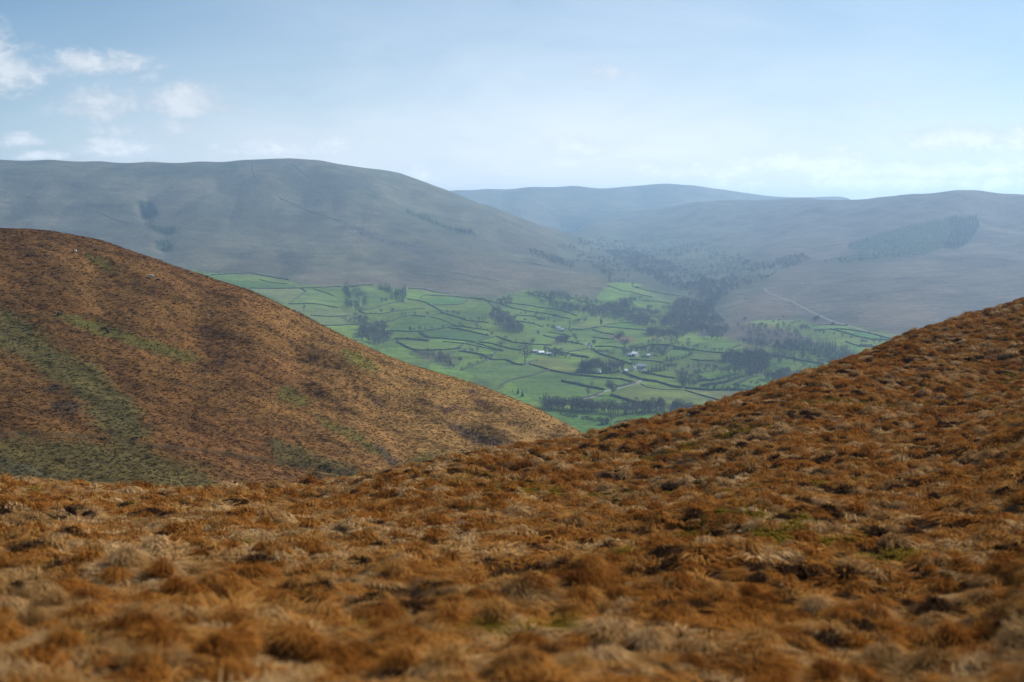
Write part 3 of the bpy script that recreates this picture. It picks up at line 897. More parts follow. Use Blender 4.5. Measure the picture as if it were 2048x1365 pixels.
# ---- the slope underfoot -------------------------------------------------
FGC = [(-400, 950, 40), (-100, 953, 41), (0, 956, 42), (100, 962, 43), (200, 968, 44), (330, 976, 45), (430, 974, 46), (520, 968, 47), (620, 962, 48.5), (700, 954, 50), (770, 942, 51), (850, 925, 52), (930, 908, 53.5), (1000, 898, 55), (1080, 884, 57), (1168, 868, 60), (1240, 852, 63),
       (1330, 832, 67), (1420, 808, 71), (1500, 785, 75), (1560, 764, 78), (1640, 736, 82), (1730, 703, 86), (1800, 675, 90), (1870, 650, 94), (1950, 628, 98), (2048, 600, 104), (2250, 535, 112)]
FGF = [(0, 1365, 7.0), (1024, 1365, 7.4), (2048, 1365, 7.4), (0, 1250, 9.6), (1024, 1250, 10.2), (2048, 1250, 10), (0, 1130, 14.5), (512, 1130, 15), (1024, 1120, 16), (1536, 1110, 15.5), (2048, 1110, 15),
       (0, 1030, 23), (512, 1030, 24), (1024, 1010, 26), (1536, 980, 26), (2048, 950, 25), (1300, 900, 43), (1700, 850, 43), (2048, 800, 44), (1800, 740, 63), (2048, 700, 66), (1024, 940, 39), (600, 990, 36), (200, 990, 34),
       (1024, 1700, 4.0), (0, 1700, 3.8), (2048, 1700, 4.0)]
GS = 1.4
FGC = [(p, q, r * GS) for p, q, r in FGC]
FGF = [(p, q, r * GS) for p, q, r in FGF]
ex = []
for px, py, d in FGC:
    z = float(ray(px, py)[1]) * d
    ex += [(px, d * 1.22, z - .22 * d * .33 - 2.0), (px, d * 1.8, z - .8 * d * .48)]
ex += [(px, 1.5, -1.60) for px in (-600, 0, 1024, 2048, 2600)]
wide = []
for azd in (-70, -56, -44, -35, 35, 44, 56, 70):
    for dd in (1.5, 4, 10, 25, 60, 120, 200):
        wide.append((D2R(azd), math.log(dd), -1.6 + .17 * dd * math.sin(D2R(azd)) - .147 * dd * math.cos(D2R(azd))))
wide = np.array(wide)
fa, fl_, fz = anchors(FGC + FGF, ex)
keep_ = np.abs(fa) < D2R(30)
fa, fl_, fz = np.concatenate([fa[keep_], wide[:, 0]]), np.concatenate([fl_[keep_], wide[:, 1]]), np.concatenate([fz[keep_], wide[:, 2]])
SLOPE = Terrain(tps_fit(fa, fl_, fz), D2R(-70), D2R(70), 1800, 1.4, 215, 760, zmin=-95)
gx, gy = SLOPE.X, SLOPE.Y
SLOPE_BASE = SLOPE.Z.copy()
fade = sstep(2.0, 5.0, SLOPE.D)
SLOPE.Z = SLOPE.Z + fade * (.19 * fbm(gx / 1.5, gy / 1.2, 71, 2) + .16 * fbm(gx / .66, gy / .55, 77, 2) + .28 * fbm(gx / 7, gy / 5, 79, 2)) + fade * .035 * fbm(gx / .12, gy / .12, 83, 2)
fit_skyline(SLOPE, FGC, .15, .8, .16)
gc = np.empty(gx.shape + (3,))
q1 = sstep(-.45, .45, fbm(gx / 2.4, gy / 1.8, 87, 4))[..., None]
gc[:] = np.array((.060, .026, .010)) * (1 - q1) + np.array((.110, .058, .022)) * q1
q2 = sstep(.28, .5, fbm(gx / 5, gy / 3.4, 91, 4))[..., None]
gc = gc * (1 - .7 * q2) + .7 * q2 * np.array((.060, .048, .010))
m_slope = terrain_mat('slope_turf', 9.0, 0.0, (1, 1, 1), 0.5, (1.0, 0.05))
tag(link('hillside', SLOPE.faces_mesh('hillside', m_slope, gc)), 'tussocky rust brown hillside underfoot rising to the skyline edge', 'hillside', None, 'structure')
# ================================================================== THE GRASS (stuff)
def grass_mat(name, root, tips, trans=.45):
    m = bpy.data.materials.new(name)
    m.use_nodes = True
    nt = m.node_tree
    nt.nodes.clear()
    out = nt.nodes.new('ShaderNodeOutputMaterial')
    geo = N(nt, 'ShaderNodeNewGeometry')
    oi = N(nt, 'ShaderNodeObjectInfo')
    at = N(nt, 'ShaderNodeAttribute', attribute_name='tip')
    nz = noise(nt, geo.outputs['Position'], .55, 4, .6)
    nz2 = noise(nt, geo.outputs['Position'], 2.6, 3, .6)
    s = N(nt, 'ShaderNodeMath', operation='MULTIPLY_ADD')
    nt.links.new(oi.outputs['Random'], s.inputs[0])
    s.inputs[1].default_value = .34
    nt.links.new(nz, s.inputs[2])
    s2 = N(nt, 'ShaderNodeMath', operation='MULTIPLY_ADD')
    nt.links.new(nz2, s2.inputs[0])
    s2.inputs[1].default_value = .35
    nt.links.new(s.outputs[0], s2.inputs[2])
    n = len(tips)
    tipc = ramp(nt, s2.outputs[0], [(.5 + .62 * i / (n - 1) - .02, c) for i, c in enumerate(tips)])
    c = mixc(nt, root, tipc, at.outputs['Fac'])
    d = N(nt, 'ShaderNodeBsdfDiffuse')
    t = N(nt, 'ShaderNodeBsdfTranslucent')
    nt.links.new(c, d.inputs[0])
    nt.links.new(c, t.inputs[0])
    mx = N(nt, 'ShaderNodeMixShader')
    mx.inputs[0].default_value = trans
    nt.links.new(d.outputs[0], mx.inputs[1])
    nt.links.new(t.outputs[0], mx.inputs[2])
    nt.links.new(mx.outputs[0], out.inputs[0])
    return m


def tussock(name, mat, nb, rad, hgt, wid, flat, seed, wind=.25):
    """a mop of blades: they spring from the middle, arch over and lie down outwards (flat=1) or stay up (flat=0)"""
    r = np.random.default_rng(seed)
    V, Fc, Lt, T = [], [], [], []
    for i in range(nb):
        a = r.uniform(0, 2 * math.pi)
        rr = rad * .55 * math.sqrt(r.uniform())
        bx, by = rr * math.cos(a), rr * math.sin(a)
        a2 = a + r.normal(0, .95)
        ox, oy = math.cos(a2) - wind, math.sin(a2)
        w = wid * r.uniform(.6, 1.35)
        ang = a2 + math.pi / 2 + r.normal(0, .6)
        px, py = math.cos(ang) * w, math.sin(ang) * w
        q = 1 - (rr / (rad * .55)) ** 2 * .45
        top = hgt * q * r.uniform(.75, 1.2)
        run = rad * r.uniform(.35, 1.05)
        f = min(1.0, max(0.0, flat + r.normal(0, .18)))
        z0 = top * .30
        m1 = (bx + ox * run * .30, by + oy * run * .30, top * (1.0 - .08 * f))
        m2 = (bx + ox * run * .68, by + oy * run * .68, top * (1.12 - .52 * f))
        m3 = (bx + ox * run, by + oy * run, top * (1.25 - 1.15 * f))
        b = len(V)
        V += [(bx - px, by - py, z0 - .05), (bx + px, by + py, z0 - .05), (m1[0] - px, m1[1] - py, m1[2]), (m1[0] + px, m1[1] + py, m1[2]),
              (m2[0] - px * .8, m2[1] - py * .8, m2[2]), (m2[0] + px * .8, m2[1] + py * .8, m2[2]), m3]
        Fc += [b, b + 1, b + 3, b + 2, b + 2, b + 3, b + 5, b + 4, b + 4, b + 5, b + 6]
        Lt += [4, 4, 3]
        t = r.uniform(.55, 1.0)
        T += [t * .8] * 2 + [t] * 2 + [t] * 2 + [t]
    me = mesh_np(name, V, Fc, Lt, mat)
    at_ = me.attributes.new('tip', 'FLOAT', 'POINT')
    at_.data.foreach_set('value', np.array(T, np.float32))
    return bpy.data.objects.new(name, me)


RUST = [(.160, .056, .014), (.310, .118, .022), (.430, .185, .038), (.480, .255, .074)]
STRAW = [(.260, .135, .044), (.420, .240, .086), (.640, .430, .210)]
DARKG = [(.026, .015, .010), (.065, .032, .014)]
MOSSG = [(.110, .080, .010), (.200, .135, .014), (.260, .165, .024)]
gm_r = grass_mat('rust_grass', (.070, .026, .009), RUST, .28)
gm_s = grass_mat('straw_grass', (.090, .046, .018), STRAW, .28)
gm_d = grass_mat('hollow_shade_grass', (.018, .012, .008), DARKG, .15)
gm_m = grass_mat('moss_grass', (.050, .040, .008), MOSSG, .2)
pc = bpy.data.collections.new('grass_kinds')
#          material, blades near, radius, height, flatness
GK = [(gm_r, 190, .42, .10, 1.0), (gm_r, 190, .40, .13, .85), (gm_s, 180, .44, .09, 1.0), (gm_s, 170, .38, .12, .8),          # mats 0-3
      (gm_m, 240, .36, .09, .9),                                                                                              # moss 4
      (gm_r, 420, .40, .34, .95), (gm_r, 380, .34, .28, .75), (gm_r, 300, .30, .36, .45), (gm_s, 380, .38, .30, .9), (gm_s, 260, .30, .36, .5),   # hummocks 5-9
      (gm_d, 300, .34, .22, .55)]                                                                                             # dark clumps 10, their colour stands in for shade between tussocks
for far_ in (0, 1):
    for k, (m, nb, rad, h, fl_) in enumerate(GK):
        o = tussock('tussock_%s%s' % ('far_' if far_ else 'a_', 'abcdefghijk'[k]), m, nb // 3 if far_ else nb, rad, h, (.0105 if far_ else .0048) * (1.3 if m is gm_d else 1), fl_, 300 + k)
        pc.objects.link(o)
NK = len(GK)
order = {o.name: i for i, o in enumerate(sorted(pc.objects, key=lambda q: q.name))}    # Collection Info hands the children over by name
IDX = np.array([[order['tussock_a_%s' % ch] for ch in 'abcdefghijk'], [order['tussock_far_%s' % ch] for ch in 'abcdefghijk']])


def scatter(s0, s1):
    out, d_ = [], 2.4
    while d_ < 212:
        s = s0 + s1 * d_
        wd_ = 50 if d_ < 60 else 33
        n_ = int(math.radians(2 * wd_) * d_ / s)
        a_ = RNG.uniform(D2R(-wd_), D2R(wd_), n_)
        dd_ = d_ + RNG.uniform(0, s, n_)
        out.append(np.stack([dd_ * np.sin(a_), dd_ * np.cos(a_)], 1))
        d_ += s
    return np.concatenate(out)


P1 = scatter(.195, .0026)
P2 = scatter(.385, .0025)
pts = np.concatenate([P1, P2])
lay = np.concatenate([np.zeros(len(P1)), np.ones(len(P2))])
GX, GY = pts[:, 0], pts[:, 1]
gd = np.hypot(GX, GY)
ga = np.arctan2(GX, GY)
crest_d = np.interp(ga, [float(ray(p[0], p[1])[0]) for p in FGC], [p[2] for p in FGC])
clump = fbm(GX / 3.2, GY / 2.2, 241, 3)
keep = (gd < crest_d * 1.22) & ((lay == 0) | (RNG.uniform(size=len(GX)) < .62 + .7 * clump))
GX, GY, gd, lay, ga, crest_d = GX[keep], GY[keep], gd[keep], lay[keep], ga[keep], crest_d[keep]
GZ = SLOPE.h(GX, GY)
n = len(GX)
e = .25
slx = (SLOPE.h(GX + e, GY) - SLOPE.h(GX - e, GY)) / (2 * e)
sly = (SLOPE.h(GX, GY + e) - SLOPE.h(GX, GY - e)) / (2 * e)
rot = np.stack([np.arctan(sly) * .7, -np.arctan(slx) * .7, np.where(RNG.uniform(size=n) < .5, RNG.normal(.4, .9, n), RNG.uniform(-math.pi, math.pi, n))], 1)
f1 = fbm(GX / 2.0, GY / 1.4, 201, 3)
f2 = fbm(GX / 6.5, GY / 3.2, 211, 3)
f3 = fbm(GX / 1.5, GY / 1.1, 217, 2)
u = RNG.uniform(size=n)
straw = (f1 + RNG.normal(0, .30, n) - .22 * np.clip(ga / .4, -.6, 1)) > .12
kind = np.where(straw, np.where(u < .5, 2, 3), np.where(u < .5, 0, 1))
hk = np.where((f1 + RNG.normal(0, .35, n)) > .24, np.where(u < .75, 8, 9), np.where(u < .5, 5, np.where(u < .86, 6, 7)))
hk = np.where((f3 + RNG.normal(0, .20, n)) > .36, 10, hk)
kind = np.where(lay == 1, hk, kind)
kind = np.where(((f2 + RNG.normal(0, .10, n)) > .40) & ((lay == 0) | (u < .4)), 4, kind)
ridge = np.exp(-((np.degrees(ga) + 3.2) / 3.6) ** 2) * sstep(.80, .93, gd / crest_d)
kind = np.where((ridge + .5 * f2 + RNG.normal(0, .12, n) > .62) & (lay == 0), 4, kind)
kind = IDX[(gd > 19).astype(int), kind]
scl = np.clip(RNG.lognormal(-.04, .40, n), .4, np.where(lay == 1, 1.55, 2.2)) * np.interp(gd, [0, 20, 60, 150], [.54, .60, .84, 1.25])
gme = bpy.data.meshes.new('grass')
gme.vertices.add(n)
gme.vertices.foreach_set('co', np.stack([GX, GY, GZ], 1).astype(np.float32).ravel())
a = gme.attributes.new('rot', 'FLOAT_VECTOR', 'POINT')
a.data.foreach_set('vector', rot.astype(np.float32).ravel())
a = gme.attributes.new('scl', 'FLOAT', 'POINT')
a.data.foreach_set('value', scl.astype(np.float32))
a = gme.attributes.new('kindx', 'INT', 'POINT')
a.data.foreach_set('value', kind.astype(np.int32))
grass = link('grass', gme)
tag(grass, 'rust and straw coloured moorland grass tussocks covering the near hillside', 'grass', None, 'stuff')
ng = bpy.data.node_groups.new('grass_scatter', 'GeometryNodeTree')
ng.interface.new_socket('Geometry', in_out='INPUT', socket_type='NodeSocketGeometry')
ng.interface.new_socket('Geometry', in_out='OUTPUT', socket_type='NodeSocketGeometry')
gi = ng.nodes.new('NodeGroupInput')
go = ng.nodes.new('NodeGroupOutput')
ip = ng.nodes.new('GeometryNodeInstanceOnPoints')
ci = ng.nodes.new('GeometryNodeCollectionInfo')
ci.inputs['Collection'].default_value = pc
ci.inputs['Separate Children'].default_value = True
ci.inputs['Reset Children'].default_value = True


def named(nm, dt):
    x = ng.nodes.new('GeometryNodeInputNamedAttribute')
    x.data_type = dt
    x.inputs['Name'].default_value = nm
    return [o for o in x.outputs if o.enabled and o.name == 'Attribute'][0]


ng.links.new(gi.outputs[0], ip.inputs['Points'])
ng.links.new(ci.outputs[0], ip.inputs['Instance'])
ip.inputs['Pick Instance'].default_value = True
ng.links.new(named('kindx', 'INT'), ip.inputs['Instance Index'])
ng.links.new(named('rot', 'FLOAT_VECTOR'), ip.inputs['Rotation'])
ng.links.new(named('scl', 'FLOAT'), ip.inputs['Scale'])
ng.links.new(ip.outputs[0], go.inputs[0])
md = grass.modifiers.new('scatter', 'NODES')
md.node_group = ng

# ---- rough grass on the spur across the gully ------------------------------
m = bpy.data.materials.new('spur_grass')
m.use_nodes = True
nt = m.node_tree
nt.nodes.clear()
ou = N(nt, 'ShaderNodeOutputMaterial')
df, tl, mxs = N(nt, 'ShaderNodeBsdfDiffuse'), N(nt, 'ShaderNodeBsdfTranslucent'), N(nt, 'ShaderNodeMixShader')
mxs.inputs[0].default_value = .5
at = N(nt, 'ShaderNodeAttribute', attribute_name='cover')
at.attribute_type = 'INSTANCER'
nt.links.new(at.outputs['Color'], df.inputs[0])
nt.links.new(at.outputs['Color'], tl.inputs[0])
nt.links.new(df.outputs[0], mxs.inputs[1])
nt.links.new(tl.outputs[0], mxs.inputs[2])
nt.links.new(mxs.outputs[0], ou.inputs[0])
sc2 = bpy.data.collections.new('spur_grass_kinds')
for k in range(3):
    sc2.objects.link(tussock('spur_tuft_%s' % 'abc'[k], m, 16, .42, (.065, .05, .08)[k], .045, (.8, .95, .6)[k], 700 + k))
ja = RNG.uniform(0, len(SPUR.az) - 1.01, 420000)
jd = RNG.uniform(0, len(SPUR.ld) - 1.01, 420000)
ii, jj = ja.astype(int), jd.astype(int)
dcr = np.interp(SPUR.az[ii], [float(ray(p[0], p[1])[0]) for p in SPC], [p[2] for p in SPC])
dd = np.exp(np.interp(jd, np.arange(len(SPUR.ld)), SPUR.ld))
aa = np.interp(ja, np.arange(len(SPUR.az)), SPUR.az)
ok = (dd > 185) & (dd < dcr + 12) & (RNG.uniform(size=len(dd)) < (dd / 430) ** 2 * 1.0) & (SPUR.az[ii] > D2R(-27)) & (tr[jd.astype(int), ii, 0] < .25)
for px_, py_ in ((303, 557), (151, 506), (120, 633), (208, 662), (217, 668), (316, 563)):
    sp_ = SPUR.hit(px_, py_)
    hx_, hy_ = dd * np.sin(aa) - sp_[0], dd * np.cos(aa) - sp_[1]
    along = -(hx_ * sp_[0] + hy_ * sp_[1]) / math.hypot(sp_[0], sp_[1])
    ok &= ~((np.hypot(hx_, hy_) < 1.0) | ((along > 0) & (along < 2.6) & (hx_ ** 2 + hy_ ** 2 - along ** 2 < .8)))
dd, aa, ii, jj = dd[ok], aa[ok], ii[ok], jj[ok]
sxp, syp = dd * np.sin(aa), dd * np.cos(aa)
szp = SPUR.h(sxp, syp)
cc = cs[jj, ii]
n = len(dd)
lum = RNG.lognormal(.13, .13, n)
dark_ = RNG.uniform(size=n) < .015
lum = np.where(dark_, lum * .40, lum)
cc = np.clip(cc * lum[:, None] * np.array((1.10, 1.06, 1.0)), 0, .6)
green_ = cc[:, 1] > cc[:, 0] * .85
sg = bpy.data.meshes.new('grass')
sg.vertices.add(n)
sg.vertices.foreach_set('co', np.stack([sxp, syp, szp], 1).astype(np.float32).ravel())
for nm_, tp_, key_, arr in (('rot', 'FLOAT_VECTOR', 'vector', np.stack([np.zeros(n), np.zeros(n), RNG.uniform(-3.14, 3.14, n)], 1)), ('scl', 'FLOAT', 'value', np.clip(RNG.lognormal(0, .35, n), .4, 2.2) * np.where(green_, .35, 1.0)),
                            ('kindx', 'INT', 'value', RNG.integers(0, 3, n).astype(np.int32)), ('cover', 'FLOAT_COLOR', 'color', np.concatenate([cc, np.ones((n, 1))], 1))):
    q_ = sg.attributes.new(nm_, tp_, 'POINT')
    q_.data.foreach_set(key_, (arr if tp_ == 'INT' else arr.astype(np.float32)).ravel())
sgo = link('grass', sg)
tag(sgo, 'brown bent grass and dead bracken roughening the spur across the gully', 'grass', None, 'stuff')
ng2 = ng.copy()
for x_ in ng2.nodes:
    if x_.bl_idname == 'GeometryNodeCollectionInfo':
        x_.inputs['Collection'].default_value = sc2
sgo.modifiers.new('scatter', 'NODES').node_group = ng2
print('instances', len(GX), n)
# ================================================================== THINGS IN THE DALE
m_bark = plain('bark', (.085, .070, .060), .3, 2.0)
m_twig = plain('bare_twigs', (.112, .090, .084), .35, .4)
m_twigr = plain('rusty_twigs', (.080, .058, .048), .3, .4)
m_twigp = plain('pale_twigs', (.125, .102, .086), .3, .4)
m_leaf = plain('evergreen', (.016, .034, .022), .4, .5)
m_leafp = plain('evergreen_light', (.030, .055, .030), .4, .5)
m_hedge = plain('hedge_twigs', (.042, .050, .030), .4, .3)
m_hedgef = plain('hedge_green', (.042, .060, .028), .35, .3)
m_stone = plain('stone', (.125, .118, .105), .35, .8)
m_bush = plain('bush', (.045, .055, .032), .4, .5)


def sprig(V, L, Fc, mm, c, d, ln, w, r, m):
    u = np.cross(d, r.normal(size=3))
    u /= max(1e-6, np.linalg.norm(u))
    b = len(V)
    V += [c - u * w, c + u * w, c + d * ln]
    Fc += [b, b + 1, b + 2]
    L.append(3)
    mm.append(m)


def bare_parts(seed, wide=.34, limbs=8, twigs=420, tw=.011, up=.6):
    """unit-height leafless tree: (trunk arrays, crown arrays)"""
    r = np.random.default_rng(seed)
    tb = MB()
    tb.tube((0, 0, -.03), (.01, 0, .22), .030, .022, 7)
    tb.tube((.01, 0, .22), (.0, .01, .55), .022, .012, 6)
    tips = []
    for i in range(limbs):
        a = 2 * math.pi * i / limbs + r.uniform(-.4, .4)
        z0 = r.uniform(.20, .5)
        ln = r.uniform(.20, .42)
        el = r.uniform(.35, 1.1)
        p0 = np.array((.005, .005, z0))
        p1 = p0 + ln * .55 * np.array((math.cos(a) * math.cos(el), math.sin(a) * math.cos(el), math.sin(el)))
        p2 = p1 + ln * .6 * np.array((math.cos(a + .3) * math.cos(el * .7), math.sin(a + .3) * math.cos(el * .7), math.sin(el * .9)))
        tb.tube(p0, p1, .013, .008, 5)
        tb.tube(p1, p2, .008, .004, 4)
        tips += [p1, p2]
    V, L, Fc, mm = [], [], [], []
    cl = [np.array((r.normal(0, wide * .42), r.normal(0, wide * .42), r.uniform(.42, .86))) for _ in range(13)] + tips
    for i in range(twigs):
        c0 = cl[r.integers(len(cl))]
        c = c0 + r.normal(0, .085, 3)
        q = c - np.array((0, 0, .60))
        q[2] *= wide / .40
        k = np.linalg.norm(q)
        if k > wide:
            c = np.array((0, 0, .60)) + (c - np.array((0, 0, .60))) * wide / k
        d = (c - np.array((0, 0, .32))) + np.array((0, 0, .12 * up)) + r.normal(0, .16, 3)
        d /= np.linalg.norm(d)
        sprig(V, L, Fc, mm, c, d, r.uniform(.06, .15), tw * r.uniform(.6, 1.4), r, 0)
    return tb, (np.array(V), Fc, L)


def conifer_parts(seed, wide=.2, tiers=11, per=16):
    r = np.random.default_rng(seed)
    tb = MB()
    tb.tube((0, 0, -.03), (0, 0, .93), .018, .004, 6)
    V, L, Fc, mm = [], [], [], []
    for t in range(tiers):
        z = .09 + .86 * t / tiers
        R = wide * (1 - (z - .06) / .98) ** .85 * r.uniform(.85, 1.12)
        for k in range(per):
            a = 2 * math.pi * k / per + r.uniform(-.2, .2) + t
            d = np.array((math.cos(a), math.sin(a), r.uniform(-.45, .05)))
            d /= np.linalg.norm(d)
            w = np.array((-math.sin(a), math.cos(a), 0)) * R * r.uniform(.22, .36)
            c = np.array((0, 0, z + r.uniform(0, .05)))
            b = len(V)
            e = c + d * R * r.uniform(.8, 1.15)
            m1 = c + d * R * .5
            V += [c, m1 - w, e, m1 + w]
            Fc += [b, b + 1, b + 2, b + 3]
            L.append(4)
    b = len(V)
    for k in range(6):
        a = k
        V += [np.array((.018 * math.cos(a), .018 * math.sin(a), .90)), np.array((.018 * math.cos(a + 1.2), .018 * math.sin(a + 1.2), .90)), np.array((0, 0, 1.02))]
        Fc += [b, b + 1, b + 2]
        L.append(3)
        b += 3
    return tb, (np.array(V), Fc, L)


def round_evergreen_parts(seed):
    r = np.random.default_rng(seed)
    tb = MB()
    tb.tube((0, 0, -.03), (0, 0, .6), .04, .015, 6)
    V, L, Fc = [], [], []
    for i in range(520):
        c = r.normal(size=3)
        c /= np.linalg.norm(c)
        rad = (.30 + .07 * math.sin(c[0] * 5 + seed) + .06 * math.sin(c[2] * 7 + c[1] * 4)) * r.uniform(.55, 1.0)
        p = np.array((0, 0, .55)) + c * rad * np.array((1.05, 1.05, 1.35))
        p[2] = max(p[2], .05)
        u = r.normal(size=3)
        u /= np.linalg.norm(u)
        v = np.cross(u, r.normal(size=3))
        v /= np.linalg.norm(v)
        b = len(V)
        s = r.uniform(.03, .06)
        V += [p - u * s, p + v * s * .7, p + u * s, p - v * s * .7]
        Fc += [b, b + 1, b + 2, b + 3]
        L.append(4)
    return tb, (np.array(V), Fc, L)


KINDS = {}


def register(kind, parts, bark, leaf):
    tb, (V, Fc, L) = parts
    tm = tb.mesh('trunk', bark)
    cm_ = mesh_np('crown', V, Fc, L, leaf)
    tv, tf, _ = tb.arrays()
    allv = np.concatenate([tv, V])
    ff = [i for f in tf for i in f] + [i + len(tv) for i in Fc]
    lt = [len(f) for f in tf] + list(L)
    whole = mesh_np('tree', allv, ff, lt, [bark, leaf], False, [0] * len(tf) + [1] * len(L))
    KINDS.setdefault(kind, []).append((tm, cm_, whole))


for k in range(4):
    register('bare', bare_parts(40 + k, .30 + .04 * k), m_bark, m_twig)
for k in range(2):
    register('pale', bare_parts(60 + k, .17 + .05 * k, 7, 220, .009, 1.5), m_bark, m_twigp)
register('round', bare_parts(70, .42, 11, 1000, .012, .5), m_bark, m_twig)
register('round', bare_parts(71, .44, 11, 900, .013, .5), m_bark, m_twig)
for k in range(3):
    register('conifer', conifer_parts(80 + k, .17 + .04 * k), m_bark, m_leaf)
for k in range(2):
    register('evergreen', round_evergreen_parts(90 + k), m_bark, m_leafp)


def bush_mesh(seed):
    r = np.random.default_rng(seed)
    V, L, Fc = [], [], []
    for i in range(260):
        c = r.normal(size=3)
        c /= np.linalg.norm(c)
        c[2] = abs(c[2])
        p = c * np.array((.62, .52, .8)) * r.uniform(.5, 1.0) * (1 + .2 * math.sin(4 * c[0] + seed) + .12 * math.sin(9 * c[1]))
        u = r.normal(size=3)
        u /= np.linalg.norm(u)
        v = np.cross(u, r.normal(size=3))
        v /= np.linalg.norm(v)
        b = len(V)
        s = r.uniform(.06, .13)
        V += [p - u * s, p + v * s * .6, p + u * s]
        Fc += [b, b + 1, b + 2]
        L.append(3)
    return mesh_np('bush', V, Fc, L, m_bush)


BUSH = [bush_mesh(5), bush_mesh(6), bush_mesh(8)]
ORD = ['first', 'second', 'third', 'fourth', 'fifth', 'sixth', 'seventh', 'eighth', 'ninth', 'tenth', 'eleventh', 'twelfth', 'thirteenth', 'fourteenth']
WHAT = {'bare': ('bare_tree', 'bare tree'), 'pale': ('bare_tree', 'pale slender bare tree'), 'round': ('bare_tree', 'broad round bare tree'), 'conifer': ('conifer_tree', 'dark conifer'),
        'evergreen': ('evergreen_tree', 'rounded evergreen tree'), 'bush': ('bush', 'dark bush')}
tcount = 0


def plant_tree(px, py, hpx, kind, label, group, wide=1.0):
    global tcount
    tcount += 1
    if hpx < 12:
        px, py, hpx = px + random.uniform(-2.2, 2.2), py + random.uniform(-.5, .6), hpx * random.uniform(.72, 1.35)
    p = DALE.hit(px, py)
    h = 1.15 * hpx / F * math.hypot(p[0], p[1])
    name = WHAT[kind][0]
    cat = 'bush' if kind == 'bush' else 'tree'
    rz = random.uniform(0, 6.28)
    wd = wide * random.uniform(.85, 1.25)
    if kind == 'bush':
        o = link(name, BUSH[tcount % 3], None, p, rz, (h * 1.05 * wd, h * 1.05 * wd, h))
    else:
        ks = KINDS[kind]
        tm, cm_, whole = ks[tcount % len(ks)]
        o = link(name, None, None, p, rz)
        for nm, me in (('trunk', tm), ('crown', cm_)):
            link(nm, me, o, (0, 0, 0), 0, (h * wd, h * wd, h))
    tag(o, label, cat, group)
    return o


def tree_row(phrase, group, rows):
    """rows: (px, base py, height px, kind[, width]); labels count along the row from its western (photo left) end, per kind"""
    by = {}
    for r in sorted(rows, key=lambda q: q[0]):
        k = r[3] if len(r) > 3 else 'bare'
        by.setdefault(k, []).append(r)
    for k, rs in by.items():
        for i, r in enumerate(rs):
            w = WHAT[k][1]
            if len(rs) == 1:
                lab = '%s %s' % (w, phrase)
            else:
                lab = '%s %s, %s from the left' % (w, phrase, ORD[i])
            plant_tree(r[0], r[1], r[2], k, lab, group, r[4] if len(r) > 4 else 1.0)


# --- single landmark trees
plant_tree(1050, 727, 40, 'bare', 'tallest bare tree in the dale, standing by the white-roofed shed', 'field trees', 1.0)
plant_tree(1223, 790, 28, 'round', 'broad round bare tree alone beside the lane junction among green fields', 'field trees', 1.0)
plant_tree(1176, 794, 17, 'pale', 'short pale tree just in front of the long straight hedge', 'field trees')
plant_tree(1184, 778, 16, 'pale', 'pale slender tree rising from the long straight hedge', 'field trees')
plant_tree(1305, 809, 15, 'bare', 'lone bare tree on the pale field edge above the tree belt', 'field trees')
plant_tree(1418, 817, 15, 'bare', 'bare tree peeping over the near brown skyline beside the pale field', 'field trees', 1.3)
plant_tree(1001, 700, 18, 'bare', 'bare tree in the hedge midway between oval field and tall tree', 'field trees')
plant_tree(1202, 652, 13, 'evergreen', 'ivy-dark tree at the corner of the three small green fields', 'field trees', .6)
plant_tree(1187, 689, 9, 'evergreen', 'small round dark tree by the white gable on the lane', 'field trees')
plant_tree(1632, 644, 12, 'round', 'round bare tree below the pale fell track', 'field trees')
plant_tree(1667, 651, 8, 'round', 'small round tree touching the foot of the pale fell track', 'field trees')
plant_tree(921, 724, 9, 'round', 'round bare tree inside the little green hollow field', 'field trees')
plant_tree(608, 624, 14, 'pale', 'slim bare tree close beyond the brown spur edge', 'field trees')
plant_tree(1238, 682, 18, 'round', 'large bare tree beside the pink bare field', 'field trees', 1.1)
plant_tree(1249, 694, 16, 'round', 'bare tree below and right of the pink bare field', 'field trees', 1.2)
plant_tree(1317, 681, 12, 'bare', 'thin bare tree between pale strips left of the gorge wood foot', 'field trees')
plant_tree(1353, 681, 12, 'bare', 'bare tree at the foot of the gorge wood', 'field trees')
# --- rows and clusters
tree_row('beside the conifer clump above the left fields', 'trees by the upper farm', [(763, 607, 8), (771, 606, 9), (781, 601, 9), (761, 627, 8)])
tree_row('on the field crest behind the square wood', 'trees on the field crest', [(785, 626, 9), (803, 631, 8), (808, 631, 7), (832, 631, 9), (854, 633, 10)])
tree_row('in the thick row beyond the field crest', 'trees in the thick row', [(885, 629, 9), (893, 629, 10), (902, 629, 10), (908, 629, 9), (916, 632, 7), (929, 641, 9, 'evergreen'), (941, 641, 8), (955, 642, 9), (964, 644, 8)])
tree_row('along the hedge above the oval field', 'trees above the oval field', [(821, 663, 7, 'evergreen'), (829, 663, 7), (837, 663, 11), (848, 662, 9), (865, 662, 7), (884, 658, 7), (846, 675, 10), (851, 677, 8), (858, 679, 6)])
tree_row('on the slope between oval field and dark diagonal wood', 'trees by the diagonal wood', [(920, 656, 12), (928, 659, 10), (954, 658, 10), (962, 659, 8)])
tree_row('on the lower rim of the oval field', 'trees below the oval field', [(914, 702, 8), (921, 703, 7), (939, 705, 9), (947, 706, 9), (956, 706, 8), (930, 705, 6)])
tree_row('crowding the little hollow field', 'trees round the hollow field', [(901, 731, 13, 'conifer', 1.3), (898, 722, 9), (907, 737, 10), (968, 715, 8), (975, 718, 9), (981, 716, 8), (963, 722, 7), (955, 729, 7), (940, 734, 7), (925, 740, 7), (890, 716, 9)])
